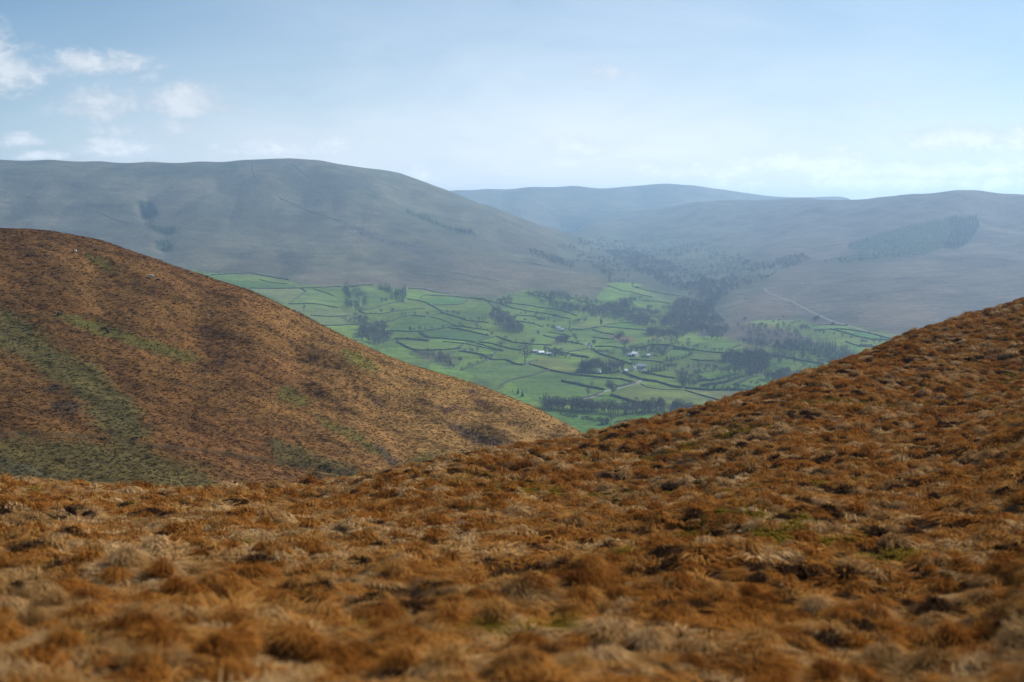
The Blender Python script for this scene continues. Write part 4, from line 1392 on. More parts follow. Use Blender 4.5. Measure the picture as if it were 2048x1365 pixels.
tree_row('showing over the edge of the brown spur', 'conifers over the spur edge', [(1025, 785, 7, 'conifer'), (1036, 789, 14, 'conifer', 1.2), (1044, 793, 10, 'conifer', 1.2), (1049, 797, 7, 'conifer')])
tree_row('along the hedge under the diagonal wood', 'trees under the diagonal wood', [(975, 673, 7, 'evergreen'), (981, 673, 9), (1006, 679, 7), (1012, 680, 8), (1031, 685, 7), (1028, 725, 7, 'conifer')])
tree_row('dotted over the rough pasture above the white house', 'trees in the rough pasture', [(1020, 617, 5, 'bush'), (1029, 637, 9), (1043, 630, 7), (1052, 630, 8), (1058, 649, 7), (1067, 651, 7), (1069, 636, 9), (1073, 631, 7), (1086, 656, 7), (1099, 643, 7),
         (1079, 639, 5, 'bush'), (1085, 640, 5, 'bush'), (1090, 640, 5, 'bush'), (1108, 633, 5, 'bush'), (1111, 644, 4, 'bush'), (1048, 641, 5, 'bush')])
tree_row('hugging the white house', 'trees round the white house', [(1098, 658, 9), (1105, 661, 11), (1110, 663, 9), (1130, 664, 8), (1137, 663, 9), (1140, 660, 8), (1142, 668, 8)])
tree_row('in the copse behind the white house', 'trees in the copse', [(1146, 650, 9), (1153, 648, 10), (1160, 647, 10), (1167, 645, 10), (1173, 644, 8), (1139, 652, 9)])
tree_row('lining the lane between white house and white-roofed shed', 'trees along the upper lane', [(1062, 689, 10), (1067, 688, 12), (1113, 687, 14), (1117, 689, 17), (1123, 689, 15), (1129, 690, 12), (1133, 689, 10), (1142, 690, 10), (1148, 678, 12), (1152, 684, 12), (1158, 689, 7)])
tree_row('behind and right of the white-roofed shed', 'trees by the white-roofed shed', [(1091, 704, 9), (1097, 705, 9), (1103, 708, 10), (1108, 711, 12), (1112, 712, 13), (1117, 713, 14), (1122, 714, 11, 'evergreen'), (1133, 718, 6), (1138, 719, 6)])
tree_row('beside the crooked lane below the white gable', 'trees on the crooked lane', [(1184, 699, 8), (1190, 703, 8), (1206, 709, 9), (1210, 709, 11), (1215, 710, 10), (1221, 713, 9), (1226, 713, 13), (1199, 706, 7, 'bush')])
tree_row('sheltering the farmhouse in conifers', 'trees sheltering the farmhouse', [(1164, 744, 30, 'conifer', .75), (1170, 744, 20), (1176, 744, 23), (1182, 743, 25), (1190, 743, 26), (1198, 741, 27), (1206, 744, 18, 'conifer', 1.3), (1212, 745, 25, 'conifer', 1.1), (1220, 742, 23), (1228, 743, 19),
         (1236, 742, 21), (1243, 741, 18), (1158, 744, 7, 'bush'), (1186, 746, 5, 'bush'), (1222, 748, 5, 'bush'), (1235, 746, 6, 'bush')])
tree_row('by the long grey farmhouse', 'trees by the long farmhouse', [(1264, 730, 13, 'conifer'), (1269, 731, 14, 'conifer'), (1274, 731, 12, 'conifer'), (1303, 746, 21, 'conifer', 1.1), (1297, 745, 12, 'conifer', 1.2), (1308, 748, 14), (1287, 747, 6, 'bush'), (1278, 745, 5, 'bush')])
tree_row('in the dark clump right of the long farmhouse', 'trees in the dark clump', [(1313, 742, 15, 'conifer', 1.4), (1320, 743, 16, 'conifer', 1.4), (1328, 741, 19, 'conifer', 1.2), (1336, 741, 17), (1344, 739, 13), (1350, 740, 12)])
tree_row('climbing the field edge above the dark clump', 'conifers up the field edge', [(1334, 722, 12, 'conifer', 1.4), (1340, 722, 10, 'conifer', 1.4), (1347, 721, 9, 'conifer', 1.5), (1355, 720, 9, 'conifer', 1.5), (1364, 718, 9, 'conifer', 1.5), (1371, 717, 10, 'conifer', 1.4), (1378, 712, 9, 'conifer', 1.5), (1384, 709, 8, 'conifer', 1.5)])
tree_row('round the twin barns', 'trees round the twin barns', [(1256, 714, 9), (1262, 706, 9), (1272, 704, 10), (1282, 704, 9), (1291, 706, 9), (1289, 715, 6, 'bush'), (1306, 716, 7), (1314, 717, 8), (1322, 715, 9), (1250, 712, 8)])
tree_row('along the bank under the gorge wood', 'trees along the bank', [(1321, 686, 8), (1343, 687, 9), (1352, 690, 10), (1359, 692, 9), (1366, 695, 9), (1375, 685, 10), (1378, 695, 10), (1387, 697, 9), (1396, 698, 8), (1409, 699, 7), (1421, 704, 7), (1428, 705, 8), (1437, 704, 9), (1443, 704, 9)])
tree_row('on the diagonal bushy hedge left of the bank', 'bushes on the diagonal hedge', [(1323, 707, 6, 'bush'), (1327, 702, 6, 'bush'), (1332, 697, 6, 'bush'), (1337, 693, 6, 'bush')])
tree_row('in the scrubby dip left of the hedged mounds', 'trees in the scrubby dip', [(1355, 752, 12), (1363, 754, 14), (1372, 752, 12), (1360, 770, 15), (1368, 774, 16), (1378, 772, 13), (1390, 774, 10), (1396, 764, 10), (1403, 763, 9), (1412, 764, 7)])
tree_row('on the upper hedge of the mounds', 'trees on the upper mound hedge', [(1425, 761, 6), (1433, 760, 6), (1440, 759, 6), (1447, 757, 6), (1453, 755, 6), (1462, 752, 7), (1473, 750, 8), (1482, 749, 9)])
tree_row('on the middle hedge of the mounds', 'trees on the middle mound hedge', [(1440, 768, 6), (1449, 766, 7), (1455, 765, 8), (1463, 762, 9), (1470, 760, 8), (1480, 756, 8), (1488, 753, 8), (1496, 753, 9)])
tree_row('along the straight bottom hedge below the mounds', 'trees below the mounds', [(1400, 778, 7), (1415, 778, 8), (1430, 778, 8), (1445, 779, 8), (1460, 779, 7), (1475, 779, 8), (1490, 779, 8), (1505, 779, 8), (1515, 772, 9), (1502, 770, 8)])
tree_row('in the shrub line on the nearest bright green field', 'shrubs on the nearest field', [(1124, 829, 5, 'bush'), (1131, 831, 6, 'bush'), (1138, 833, 6, 'bush'), (1150, 835, 7, 'bush'), (1163, 838, 6, 'bush'), (1170, 839, 8, 'bush'), (1178, 840, 9, 'bush'), (1187, 842, 9, 'bush'), (1195, 843, 9, 'bush'), (1202, 842, 7, 'bush')])
tree_row('at the end of the shrub line on the nearest field', 'trees on the nearest field', [(1222, 846, 20), (1214, 849, 13, 'evergreen', 1.2), (1207, 849, 10, 'bush', 1.2)])
tree_row('on the scrubby slope beneath the fell track', 'trees on the scrubby slope', [(1490, 642, 9), (1502, 653, 8), (1508, 654, 7), (1522, 653, 7), (1533, 660, 10), (1546, 644, 4, 'bush'), (1556, 641, 4, 'bush'), (1567, 638, 6), (1567, 657, 11), (1577, 656, 9), (1584, 650, 6)])
tree_row('between small fields left of the near skyline', 'trees among the small right fields', [(1601, 661, 12), (1606, 661, 13), (1612, 662, 13), (1618, 662, 11), (1632, 667, 8), (1640, 668, 8), (1649, 669, 8), (1668, 672, 8), (1685, 674, 7), (1703, 679, 8)])
tree_row('against the near brown skyline at the right fields', 'trees against the near skyline', [(1724, 688, 8), (1733, 689, 10), (1748, 689, 10), (1757, 687, 8), (1762, 680, 7)])
tree_row('around the bright hill pasture', 'trees around the hill pasture', [(1264, 573, 7), (1260, 602, 7, 'evergreen', 2.2), (1271, 602, 9, 'evergreen', 1.4), (1280, 600, 6), (1275, 577, 5, 'bush'), (1333, 566, 8, 'evergreen')])
tree_row('in the dark copse crowning the hill pasture', 'trees in the hilltop copse', [(1218, 563, 7, 'conifer', 2), (1224, 564, 8, 'conifer', 2), (1231, 564, 8, 'conifer', 2), (1238, 564, 7, 'conifer', 2), (1213, 563, 5, 'conifer', 2)])
tree_row('on the far bank of the small flat fields', 'trees beyond the flat fields', [(1226, 679, 5, 'bush'), (1222, 694, 4, 'bush'), (1274, 650, 8), (1281, 652, 9), (1290, 655, 9), (1301, 660, 10), (1304, 681, 6, 'bush')])
tree_row('in the belt of trees behind the nearest field', 'tall trees in the belt', [(1091, 811, 20, 'conifer', 1.1), (1098, 812, 22, 'conifer', 1.1), (1104, 815, 14), (1146, 819, 24), (1153, 820, 23, 'evergreen', .5), (1160, 820, 22), (1128, 818, 20), (1288, 822, 20, 'evergreen', .8), (1300, 824, 20), (1118, 817, 17), (1170, 821, 18), (1188, 822, 18)])

# --- woods that read as one mass (stuff)
LITE = {}
for kind, seeds in (('bare', (141, 142, 143)), ('dark', (151, 152)), ('conifer', (161, 162))):
    for s in seeds:
        tb, (V, Fc, L) = bare_parts(s, .36, 4, 130, .020) if kind != 'conifer' else conifer_parts(s, .26, 6, 8)
        tv, tf, _ = tb.arrays()
        n3 = len(tv)
        LITE.setdefault(kind, []).append((np.concatenate([tv, V]), np.array([i for f in tf for i in f] + [i + n3 for i in Fc]), np.array([len(f) for f in tf] + list(L)), np.array([0] * len(tf) + [1] * len(L))))


def wood(label, poly, hm, kind, spacing, maxn=700, cat='wood', cover=None, seed=0, terr=None, thin=0.0):
    T = terr or DALE
    r = np.random.default_rng(500 + seed)
    W = np.array([T.hit(*p)[:2] for p in poly])
    lo, hi_ = W.min(0), W.max(0)
    area = 0.5 * abs(np.dot(W[:, 0], np.roll(W[:, 1], 1)) - np.dot(W[:, 1], np.roll(W[:, 0], 1)))
    n = int(min(maxn, max(6, area / spacing ** 2)))
    P = []
    tries = 0
    while len(P) < n and tries < 60:
        q = r.uniform(lo, hi_, (n * 3, 2))
        q = q[in_poly(q[:, 0], q[:, 1], [tuple(x) for x in W])]
        if thin:
            q = q[fbm(q[:, 0] / 70, q[:, 1] / 70, 700 + seed, 2) > thin]
        P.extend(q.tolist())
        tries += 1
    P = np.array(P[:n])
    if len(P) == 0:
        return None
    Zs = T.h(P[:, 0], P[:, 1])
    Vs, Fs, Ls, Ms = [], [], [], []
    off = 0
    for i in range(len(P)):
        v, f, l, m = LITE[kind][r.integers(len(LITE[kind]))]
        h = hm * (r.uniform(.6, 1.35) if kind != 'conifer' else r.uniform(.8, 1.15))
        a = r.uniform(0, 6.28)
        ca, sa = math.cos(a), math.sin(a)
        wd = h * r.uniform(.9, 1.3)
        q = np.stack([(v[:, 0] * ca - v[:, 1] * sa) * wd + P[i, 0], (v[:, 0] * sa + v[:, 1] * ca) * wd + P[i, 1], v[:, 2] * h + Zs[i]], 1)
        Vs.append(q)
        Fs.append(f + off)
        Ls.append(l)
        Ms.append(np.where(m > 0, 1 + r.integers(3), 0))
        off += len(v)
    mats = {'bare': [m_bark, m_twig, m_twigp, m_twigr], 'dark': [m_bark, m_hedge, m_twig, m_hedgef], 'conifer': [m_bark, m_leaf, m_leaf, m_leafp]}[kind]
    o = link('wood', mesh_np('wood', np.concatenate(Vs), np.concatenate(Fs), np.concatenate(Ls), mats, False, np.concatenate(Ms)))
    return tag(o, label, cat, None, 'stuff')


wood('dense grey bare wood hanging at the edge of the brown spur', [(716, 660), (742, 652), (766, 656), (774, 674), (790, 676), (770, 690), (742, 688), (716, 678)], 14, 'bare', 8.5, seed=1, thin=-.3)
wood('low grey thicket just above the dense bare wood', [(686, 642), (712, 634), (735, 642), (735, 652), (700, 650)], 8, 'bare', 7, seed=2)
wood('dark wooded gill cutting down through the left fields', [(690, 572), (697, 574), (697, 592), (705, 612), (700, 620), (688, 612), (692, 598), (684, 588)], 11, 'dark', 8, seed=3)
wood('narrow strip of trees curving between the left fields', [(716, 588), (728, 582), (727, 596), (716, 608), (718, 622), (730, 628), (720, 630), (708, 622), (710, 604)], 10, 'bare', 8, seed=4)
wood('dark conifer clump beside the upper left farm', [(752, 574), (775, 578), (790, 582), (812, 580), (814, 598), (806, 606), (792, 602), (788, 590), (756, 580)], 15, 'conifer', 9, seed=5)
wood('dark diagonal wood running down the middle fields', [(978, 622), (996, 622), (1006, 634), (1032, 642), (1040, 655), (1052, 666), (1030, 670), (1000, 662), (980, 650)], 12, 'bare', 9, seed=6, thin=-.28)
wood('band of bare woodland under the moor edge', [(1052, 590), (1085, 590), (1130, 594), (1175, 602), (1192, 606), (1182, 614), (1130, 606), (1090, 600)], 11, 'bare', 9.5, seed=7)
wood('bare wooded gill below the moor corner', [(1000, 604), (1012, 596), (1026, 600), (1020, 612), (1004, 614), (992, 606)], 9, 'bare', 9, seed=8)
wood('long bare wood on the slope under the bright hill pasture', [(1192, 606), (1255, 604), (1270, 618), (1300, 632), (1296, 652), (1262, 640), (1215, 632), (1150, 628), (1090, 614), (1080, 606), (1130, 610)], 11, 'bare', 9.5, seed=9, thin=-.12)
wood('great dark wood filling the gorge mouth', [(1356, 606), (1382, 592), (1410, 588), (1438, 600), (1426, 622), (1446, 650), (1456, 668), (1440, 682), (1400, 680), (1372, 672), (1345, 672), (1318, 660), (1330, 640), (1352, 630), (1345, 615)], 13, 'bare', 11, 900, seed=10, thin=-.15)
wood('scattered trees between small fields and the gorge wood', [(1262, 618), (1350, 618), (1352, 640), (1320, 668), (1270, 655)], 11, 'bare', 15, seed=11, thin=.05)
wood('dark square-edged wood above the hedged mounds', [(1438, 730), (1456, 716), (1482, 709), (1528, 711), (1538, 730), (1534, 748), (1484, 748), (1436, 742)], 14, 'bare', 9, seed=12, thin=-.3)
wood('dark conifer wood sloping to the near skyline', [(1560, 688), (1610, 682), (1660, 690), (1700, 706), (1730, 722), (1700, 734), (1650, 718), (1600, 704)], 14, 'conifer', 8.5, seed=13)
wood('bare wood along the foot of the scrubby slope', [(1470, 684), (1540, 688), (1590, 688), (1600, 702), (1560, 706), (1500, 694)], 10, 'bare', 9, seed=14)
wood('grey wood tucked above the near brown skyline', [(1528, 752), (1572, 746), (1616, 758), (1600, 772), (1560, 770), (1530, 764)], 11, 'bare', 7.5, seed=15)
wood('belt of bare trees crossing behind the nearest field', [(1084, 812), (1110, 814), (1180, 819), (1260, 822), (1384, 826), (1384, 834), (1260, 830), (1180, 827), (1100, 821), (1084, 818)], 12, 'bare', 5.2, seed=16)
wood('scrub and bushes in the dip by the dark wood', [(1386, 724), (1440, 724), (1440, 746), (1395, 750), (1360, 742)], 4.5, 'dark', 9, seed=17, thin=-.1)
wood('hazel scrub in the hollow beside the brown spur', [(812, 706), (860, 706), (905, 706), (895, 720), (905, 738), (880, 728), (840, 712)], 7, 'bare', 7.5, seed=18, thin=-.05)
wood('loose trees over the ground below the conifer wood', [(1545, 708), (1640, 712), (1680, 730), (1620, 742), (1540, 728)], 8, 'bare', 13, seed=19, thin=-.02)
wood('dark square conifer plantation high on the right hill', [(1896, 436), (1954, 433), (1960, 455), (1936, 488), (1912, 499), (1886, 497), (1898, 470)], 12, 'conifer', 8, 1700, seed=20)
wood('younger plantation stretching beside the square plantation', [(1695, 488), (1800, 456), (1894, 437), (1896, 470), (1884, 498), (1845, 512), (1780, 506), (1700, 500)], 7, 'conifer', 8.5, 4200, seed=21)
wood('lower ragged tongue of the hill plantation', [(1640, 525), (1720, 508), (1790, 510), (1840, 514), (1760, 520), (1690, 528)], 9, 'dark', 17, 420, seed=22)
wood('blue shadowy trees in the steep gill on the left fell', [(274, 404), (300, 404), (306, 416), (318, 430), (298, 436), (286, 422)], 20, 'conifer', 11, 400, seed=23)
wood('middle patch of gill trees on the left fell', [(298, 450), (322, 458), (350, 456), (352, 468), (330, 468), (302, 458)], 13, 'conifer', 11, 300, seed=24)
wood('lowest patch of gill trees on the left fell', [(312, 482), (334, 484), (346, 494), (330, 503), (316, 496)], 14, 'conifer', 11, 300, seed=25)
wood('thin line of trees down the fell shoulder', [(813, 422), (850, 436), (905, 458), (904, 462), (846, 440), (812, 425)], 14, 'conifer', 13, 200, seed=26)
wood('small rectangular plantation ending the tree line on the fell', [(908, 458), (948, 464), (952, 474), (912, 466)], 17, 'conifer', 12, 260, seed=27)
wood('thin purple scrub along the fell wall', [(682, 444), (735, 462), (745, 478), (830, 490), (826, 496), (745, 484), (690, 454)], 6, 'bare', 17, 160, seed=28)
wood('sparse trees up the hedged floor of the upper dale', [(1110, 500), (1180, 475), (1280, 480), (1420, 490), (1500, 520), (1500, 570), (1440, 590), (1380, 590), (1280, 562), (1200, 545)], 11, 'bare', 32, 900, seed=29, thin=-.02)
wood('thicker trees along the upper dale river', [(1210, 505), (1260, 500), (1330, 525), (1420, 560), (1440, 590), (1360, 590), (1290, 552)], 12, 'bare', 19, 900, seed=30, thin=-.1)
wood('wooded banks rising right of the upper dale', [(1440, 560), (1520, 530), (1600, 510), (1620, 520), (1560, 545), (1500, 575), (1450, 590)], 10, 'bare', 17, 600, seed=31, thin=-.05)
wood('dark trees under the fell foot above the upper dale', [(1060, 500), (1120, 520), (1180, 540), (1230, 552), (1220, 560), (1140, 538), (1060, 508)], 11, 'bare', 15, 500, seed=32, thin=-.1)

for k, (lab, poly, hm, kd, sp, th) in enumerate((
    ('patchy trees on the bank between pale strips and gorge wood', [(1285, 684), (1345, 684), (1350, 696), (1320, 708), (1290, 700)], 8, 'bare', 13, .0),
    ('row of thick trees under the gorge wood bank', [(1340, 688), (1380, 692), (1440, 700), (1440, 708), (1380, 702), (1345, 698)], 9, 'bare', 9, -.05),
    ('trees bunched round the twin barns', [(1240, 700), (1300, 698), (1330, 708), (1330, 718), (1290, 712), (1245, 712)], 9, 'bare', 11, .0),
    ('trees filling the yard of the farmhouse in conifers', [(1160, 738), (1245, 736), (1248, 745), (1160, 746)], 11, 'bare', 7.5, -.2),
    ('bare trees gathered along the upper lane', [(1095, 684), (1145, 682), (1175, 690), (1160, 696), (1110, 694)], 10, 'bare', 9, -.1),
    ('dark trees massed right of the white-roofed shed', [(1090, 704), (1128, 704), (1132, 718), (1104, 714)], 10, 'dark', 8, -.3),
    ('rough thicket left of the hedged mounds', [(1352, 756), (1395, 752), (1402, 776), (1362, 776)], 9, 'bare', 8, -.12),
    ('ragged trees on the near foot of the hedged mounds', [(1395, 776), (1520, 774), (1522, 782), (1398, 782)], 6, 'dark', 7, -.1),
    ('bushy fringe between the hedged mounds', [(1420, 764), (1480, 750), (1500, 744), (1505, 752), (1470, 762), (1430, 770)], 6, 'bare', 7.5, -.05),
    ('trees fringing the dark square-edged wood', [(1440, 744), (1540, 748), (1536, 756), (1490, 752), (1440, 750)], 8, 'bare', 8, -.1),
    ('loose line of trees right of the dark square-edged wood', [(1540, 716), (1600, 716), (1650, 736), (1620, 744), (1560, 730)], 8, 'bare', 11, -.1),
    ('trees scattered through the scrubby slope', [(1475, 655), (1560, 655), (1600, 665), (1600, 684), (1500, 684)], 8, 'bare', 15, .0),
    ('wooded bank along the stream below the hill pasture', [(1180, 625), (1265, 636), (1300, 655), (1290, 662), (1240, 645), (1180, 636)], 9, 'bare', 10, -.1),
    ('trees on the near bank of the gorge stream', [(1290, 664), (1345, 668), (1400, 684), (1440, 684), (1440, 690), (1380, 688), (1300, 674)], 10, 'bare', 10, -.15),
    ('leafless trees climbing out of the gorge', [(1400, 560), (1450, 570), (1470, 585), (1440, 600), (1400, 590)], 12, 'bare', 14, -.05))):
    wood(lab, poly, hm, kd, sp, seed=60 + k, thin=th)

# --- hedges and walls


def line_mesh(name, pts, w, h, mat, seed, sprigs=True, capk=1.0):
    w, h = w * .9, h * (.84 if sprigs else .8)
    r = np.random.default_rng(seed)
    W = np.array([DALE.hit(*p)[:2] for p in pts])
    seg = np.linalg.norm(np.diff(W, axis=0), axis=1)
    cum = np.concatenate([[0], np.cumsum(seg)])
    n = max(3, int(cum[-1] / 2.6))
    t = np.linspace(0, cum[-1], n)
    x = np.interp(t, cum, W[:, 0]) + .5 * np.sin(t / 19 + seed)
    y = np.interp(t, cum, W[:, 1]) + .5 * np.cos(t / 23 + seed)
    dx, dy = np.gradient(x), np.gradient(y)
    k = np.hypot(dx, dy)
    nx, ny = -dy / k, dx / k
    mb = MB()
    rows = []
    lump = 1 + .18 * vnoise(t / 9, t * 0, seed) + .09 * r.normal(size=n)
    lump = np.clip(lump, .4, 1.7)
    lump[0] = lump[-1] = .35
    for i in range(n):
        hh = h * lump[i]
        ww = w * (.75 + .35 * lump[i]) / 2
        ww *= .82
        prof = [(-ww, -.3), (-ww * .95, hh * .55), (-ww * .45, hh * .95), (ww * .35, hh), (ww * .92, hh * .6), (ww, -.3)]
        z = float(DALE.h(x[i], y[i]))
        rows.append([(x[i] + nx[i] * (p + .10 * w * r.normal()), y[i] + ny[i] * (p + .10 * w * r.normal()), z + q * (1 + .08 * r.normal())) for p, q in prof])
    mb.grid(rows)
    if sprigs:
        for i in range(n):
            z = float(DALE.h(x[i], y[i]))
            for _ in range(2 if vnoise(t[i:i + 1] / 12, t[i:i + 1] * 0, seed + 3)[0] > -.1 else 0):
                c = np.array((x[i] + nx[i] * r.normal(0, w * .3), y[i] + ny[i] * r.normal(0, w * .3), z + h * lump[i] * .8))
                d = np.array((r.normal(0, .4), r.normal(0, .4), 1.0))
                u = np.array((nx[i], ny[i], 0)) if r.uniform() < .5 else np.array((ny[i], -nx[i], 0))
                mb.add([c - u * .3, c + u * .3, c + d * h * r.uniform(.2, .6)])
    return mb.mesh(name, mat)


for k, (lab, pts, w, h) in enumerate(HED):
    o = link('hedge', line_mesh('hedge', pts, w, h, m_hedge if k % 3 else m_hedgef, 900 + k))
    tag(o, lab, 'hedge', 'hedges dividing the fields')
for k, (lab, pts, w, h) in enumerate([
    ('dark stone wall slanting down the left fell', [(552, 388), (565, 400), (600, 415), (640, 430), (684, 443)], 2.6, 2.0),
    ('dark stone wall across the low moor toward the dale', [(990, 522), (1035, 524), (1060, 526), (1100, 534)], 2.4, 2.0),
    ('stony bank line along the low moor ridge', [(800, 528), (850, 535), (900, 545), (960, 556), (1000, 563)], 2.6, 1.3),
    ('broken wall line near the gill on the left fell', [(195, 424), (230, 440), (262, 447)], 3.0, 2.2),
    ('wall running down below the fell summit', [(505, 330), (508, 350), (518, 366)], 3.0, 2.2),
    ('wall over the moor flank of the round summit', [(585, 330), (605, 345), (622, 358)], 3.0, 2.2)]):
    tag(link('stone_wall', line_mesh('stone_wall', pts, w, h, m_stone, 1200 + k, False)), lab, 'stone wall', 'walls on the fells')

# --- lanes (structure)
m_lane = plain('lane_surface', (.21, .205, .19), .2, .05)
m_track = plain('track_surface', (.140, .122, .100), .25, .03)


def lane(name, pts, w, mat, label):
    W = np.array([DALE.hit(*p)[:2] for p in pts])
    cum = np.concatenate([[0], np.cumsum(np.linalg.norm(np.diff(W, axis=0), axis=1))])
    n = max(4, int(cum[-1] / 5))
    t = np.linspace(0, cum[-1], n)
    x, y = np.interp(t, cum, W[:, 0]), np.interp(t, cum, W[:, 1])
    ker = np.ones(5) / 5
    if n > 12:
        x[2:-2], y[2:-2] = np.convolve(x, ker, 'valid'), np.convolve(y, ker, 'valid')
    dx, dy = np.gradient(x), np.gradient(y)
    k = np.hypot(dx, dy)
    rows = []
    for i in range(n):
        r = []
        for s in (-1, -.5, 0, .5, 1):
            px, py = x[i] - dy[i] / k[i] * s * w / 2, y[i] + dx[i] / k[i] * s * w / 2
            r.append((px, py, float(DALE.h(px, py)) + .22 - .12 * abs(s)))
        rows.append(r)
    mb = MB()
    mb.grid(rows)
    return tag(link(name, mb.mesh(name, mat, True)), label, name, None, 'structure')


lane('road', [(1172, 686), (1177, 691), (1183, 696), (1200, 706), (1222, 715), (1250, 724), (1268, 731)], 5, m_lane, 'narrow crooked lane winding down past the white gable')
lane('road', [(1162, 800), (1186, 794), (1209, 783), (1232, 778), (1256, 772), (1276, 766), (1283, 761)], 5.5, m_lane, 'pale lane bending between hedges by the round tree')
lane('road', [(1243, 744), (1258, 751), (1270, 756), (1283, 761)], 4.5, m_lane, 'short farm lane running up to the small lane cottage')
lane('road', [(1195, 812), (1260, 815), (1330, 818), (1372, 818), (1390, 823)], 6, m_lane, 'valley road glimpsed behind the belt of bare trees')
lane('track', [(1528, 578), (1536, 586), (1552, 592), (1580, 602), (1610, 617), (1640, 632), (1665, 643), (1690, 650), (1740, 665), (1785, 677), (1830, 690)], 6, m_track, 'pale unfenced track descending the right hand moor')
lane('track', [(1530, 598), (1545, 599), (1560, 599), (1575, 600)], 8, m_track, 'short pale branch track joining the moor track')
lane('river', [(1384, 629), (1392, 632), (1403, 637)], 9, m_track, 'pale gravel glint of river inside the gorge wood')

# --- farm buildings
m_slate = plain('slate_roof', (.120, .120, .130), .2, 1.0, .6)
m_tin = plain('pale_tin_roof', (.78, .80, .82), .08, .8, .5)
m_tinb = plain('blue_grey_roof', (.42, .46, .52), .12, .8, .5)
m_white = plain('whitewash', (.78, .77, .73), .08, 1.2)
m_gstone = plain('grey_stone_wall', (.30, .28, .25), .22, 1.5)
m_dwin = plain('dark_glass', (.03, .035, .04), .1, 1.0, .2)
m_door = plain('painted_door', (.10, .07, .05), .15, 1.0)


def building(name, label, cat, px, py, wpx, height, depth, wallm, roofm, rz=0.0, chim=2, wins=3, barn=False, group='farm buildings in the dale'):
    p = DALE.hit(px, py)
    dist = math.hypot(p[0], p[1])
    Lx = wpx / F * dist
    root = link(name, None, None, p, -math.atan2(p[0], p[1]) + rz)
    tag(root, label, cat, group)
    hx, hy = Lx / 2, depth / 2
    rise = depth * (.22 if barn else .42)
    mb = MB()
    z0 = -1.5
    A = [(-hx, -hy), (hx, -hy), (hx, hy), (-hx, hy)]
    mb.add([(*A[0], z0), (*A[1], z0), (*A[1], height), (*A[0], height)])
    mb.add([(*A[2], z0), (*A[3], z0), (*A[3], height), (*A[2], height)])
    mb.add([(*A[1], z0), (*A[2], z0), (*A[2], height), (hx, 0, height + rise), (*A[1], height)])
    mb.add([(*A[3], z0), (*A[0], z0), (*A[0], height), (-hx, 0, height + rise), (*A[3], height)])
    link('wall', mb.mesh('wall', wallm), root)
    rb = MB()
    o = .35
    sl = rise / hy
    for s in (-1, 1):
        e = [(-hx - o, s * (hy + o), height - o * sl), (hx + o, s * (hy + o), height - o * sl), (hx + o, 0, height + rise), (-hx - o, 0, height + rise)]
        up_ = [(a, b, c + .16) for a, b, c in e]
        rb.add(up_ if s < 0 else up_[::-1])
        rb.add((e[::-1]) if s < 0 else e)
        for i in range(4):
            if i == 2:
                continue
            j = (i + 1) % 4
            rb.add([e[i], e[j], up_[j], up_[i]])
    roof = link('roof', rb.mesh('roof', roofm), root)
    for c in range(chim):
        cb = MB()
        cx = (-hx + .5) if c == 0 else (hx - .5)
        cb.box(cx - .35, cx + .35, -.35, .35, height + rise - .3, height + rise + 1.0)
        cb.box(cx - .42, cx + .42, -.42, .42, height + rise + 1.0, height + rise + 1.12)
        link('chimney', cb.mesh('chimney', wallm), roof)
    for i in range(wins):
        x = -hx + Lx * (i + .5) / wins
        for zz in ((1.0,) if barn or height < 4 else (.9, height - 1.7)):
            if i == wins // 2 and zz < 1.2:
                continue
            fb = MB()
            fb.box(x - .55, x + .55, -hy - .09, -hy - .003, zz, zz + 1.1)
            f = link('window', fb.mesh('window', m_white), root)
            gb = MB()
            gb.box(x - .45, x + .45, -hy - .13, -hy - .093, zz + .1, zz + 1.0)
            link('pane', gb.mesh('pane', m_dwin), f)
    x = -hx + Lx * (wins // 2 + .5) / wins
    db = MB()
    dw = 1.6 if barn else .5
    db.box(x - dw, x + dw, -hy - .08, -hy - .003, 0, 2.9 if barn else 2.1)
    link('door', db.mesh('door', m_door), root)
    return root


building('barn', 'long low shed with a gleaming white roof by the tall bare tree', 'barn', 1082, 709, 11, 3.6, 11, m_gstone, m_tin, .25, 0, 3, True)
building('barn', 'dark roofed stone barn left of the white-roofed shed', 'barn', 1068, 706, 12, 3.4, 7, m_gstone, m_tinb, .2, 0, 3, True)
building('barn', 'lilac grey roofed shed under dark trees right of the white-roofed shed', 'barn', 1097, 711, 10, 3.4, 8, m_gstone, m_tinb, .2, 0, 3, True)
building('house', 'white house with grey roof between bare trees near the copse', 'house', 1116, 661, 9, 5.2, 7, m_white, m_tinb, .2, 2, 3)
building('house', 'low grey wing standing against the white house', 'house', 1124, 663, 8, 3.6, 6, m_gstone, m_tinb, .2, 1, 3)
building('cottage', 'small ruddy stone cottage left of the white house', 'cottage', 1076, 667, 5, 4.0, 6, plain('ruddy_wall', (.36, .25, .20), .2, 1.2), m_slate, .1, 1, 2)
building('barn', 'pale curved-looking barn with bright roof, larger of the twin barns', 'barn', 1270, 713, 11, 4.6, 13, m_gstone, m_tin, -.5, 0, 3, True)
building('barn', 'blue grey roofed barn against the brighter twin barn', 'barn', 1260, 714, 9, 4.0, 9, m_gstone, m_tinb, -.3, 0, 2, True)
building('barn', 'small white roofed barn right of the twin barns', 'barn', 1299, 715, 7, 3.6, 9, m_gstone, m_tin, -.7, 0, 2, True)
building('cottage', 'tiny white gabled cottage at the foot of the sheltering trees', 'cottage', 1198, 747, 5, 3.8, 5, m_white, m_slate, 1.2, 1, 2)
building('house', 'grey farmhouse half hidden among dark conifers', 'house', 1218, 741, 9, 5.0, 7, m_gstone, m_tinb, .3, 2, 3)
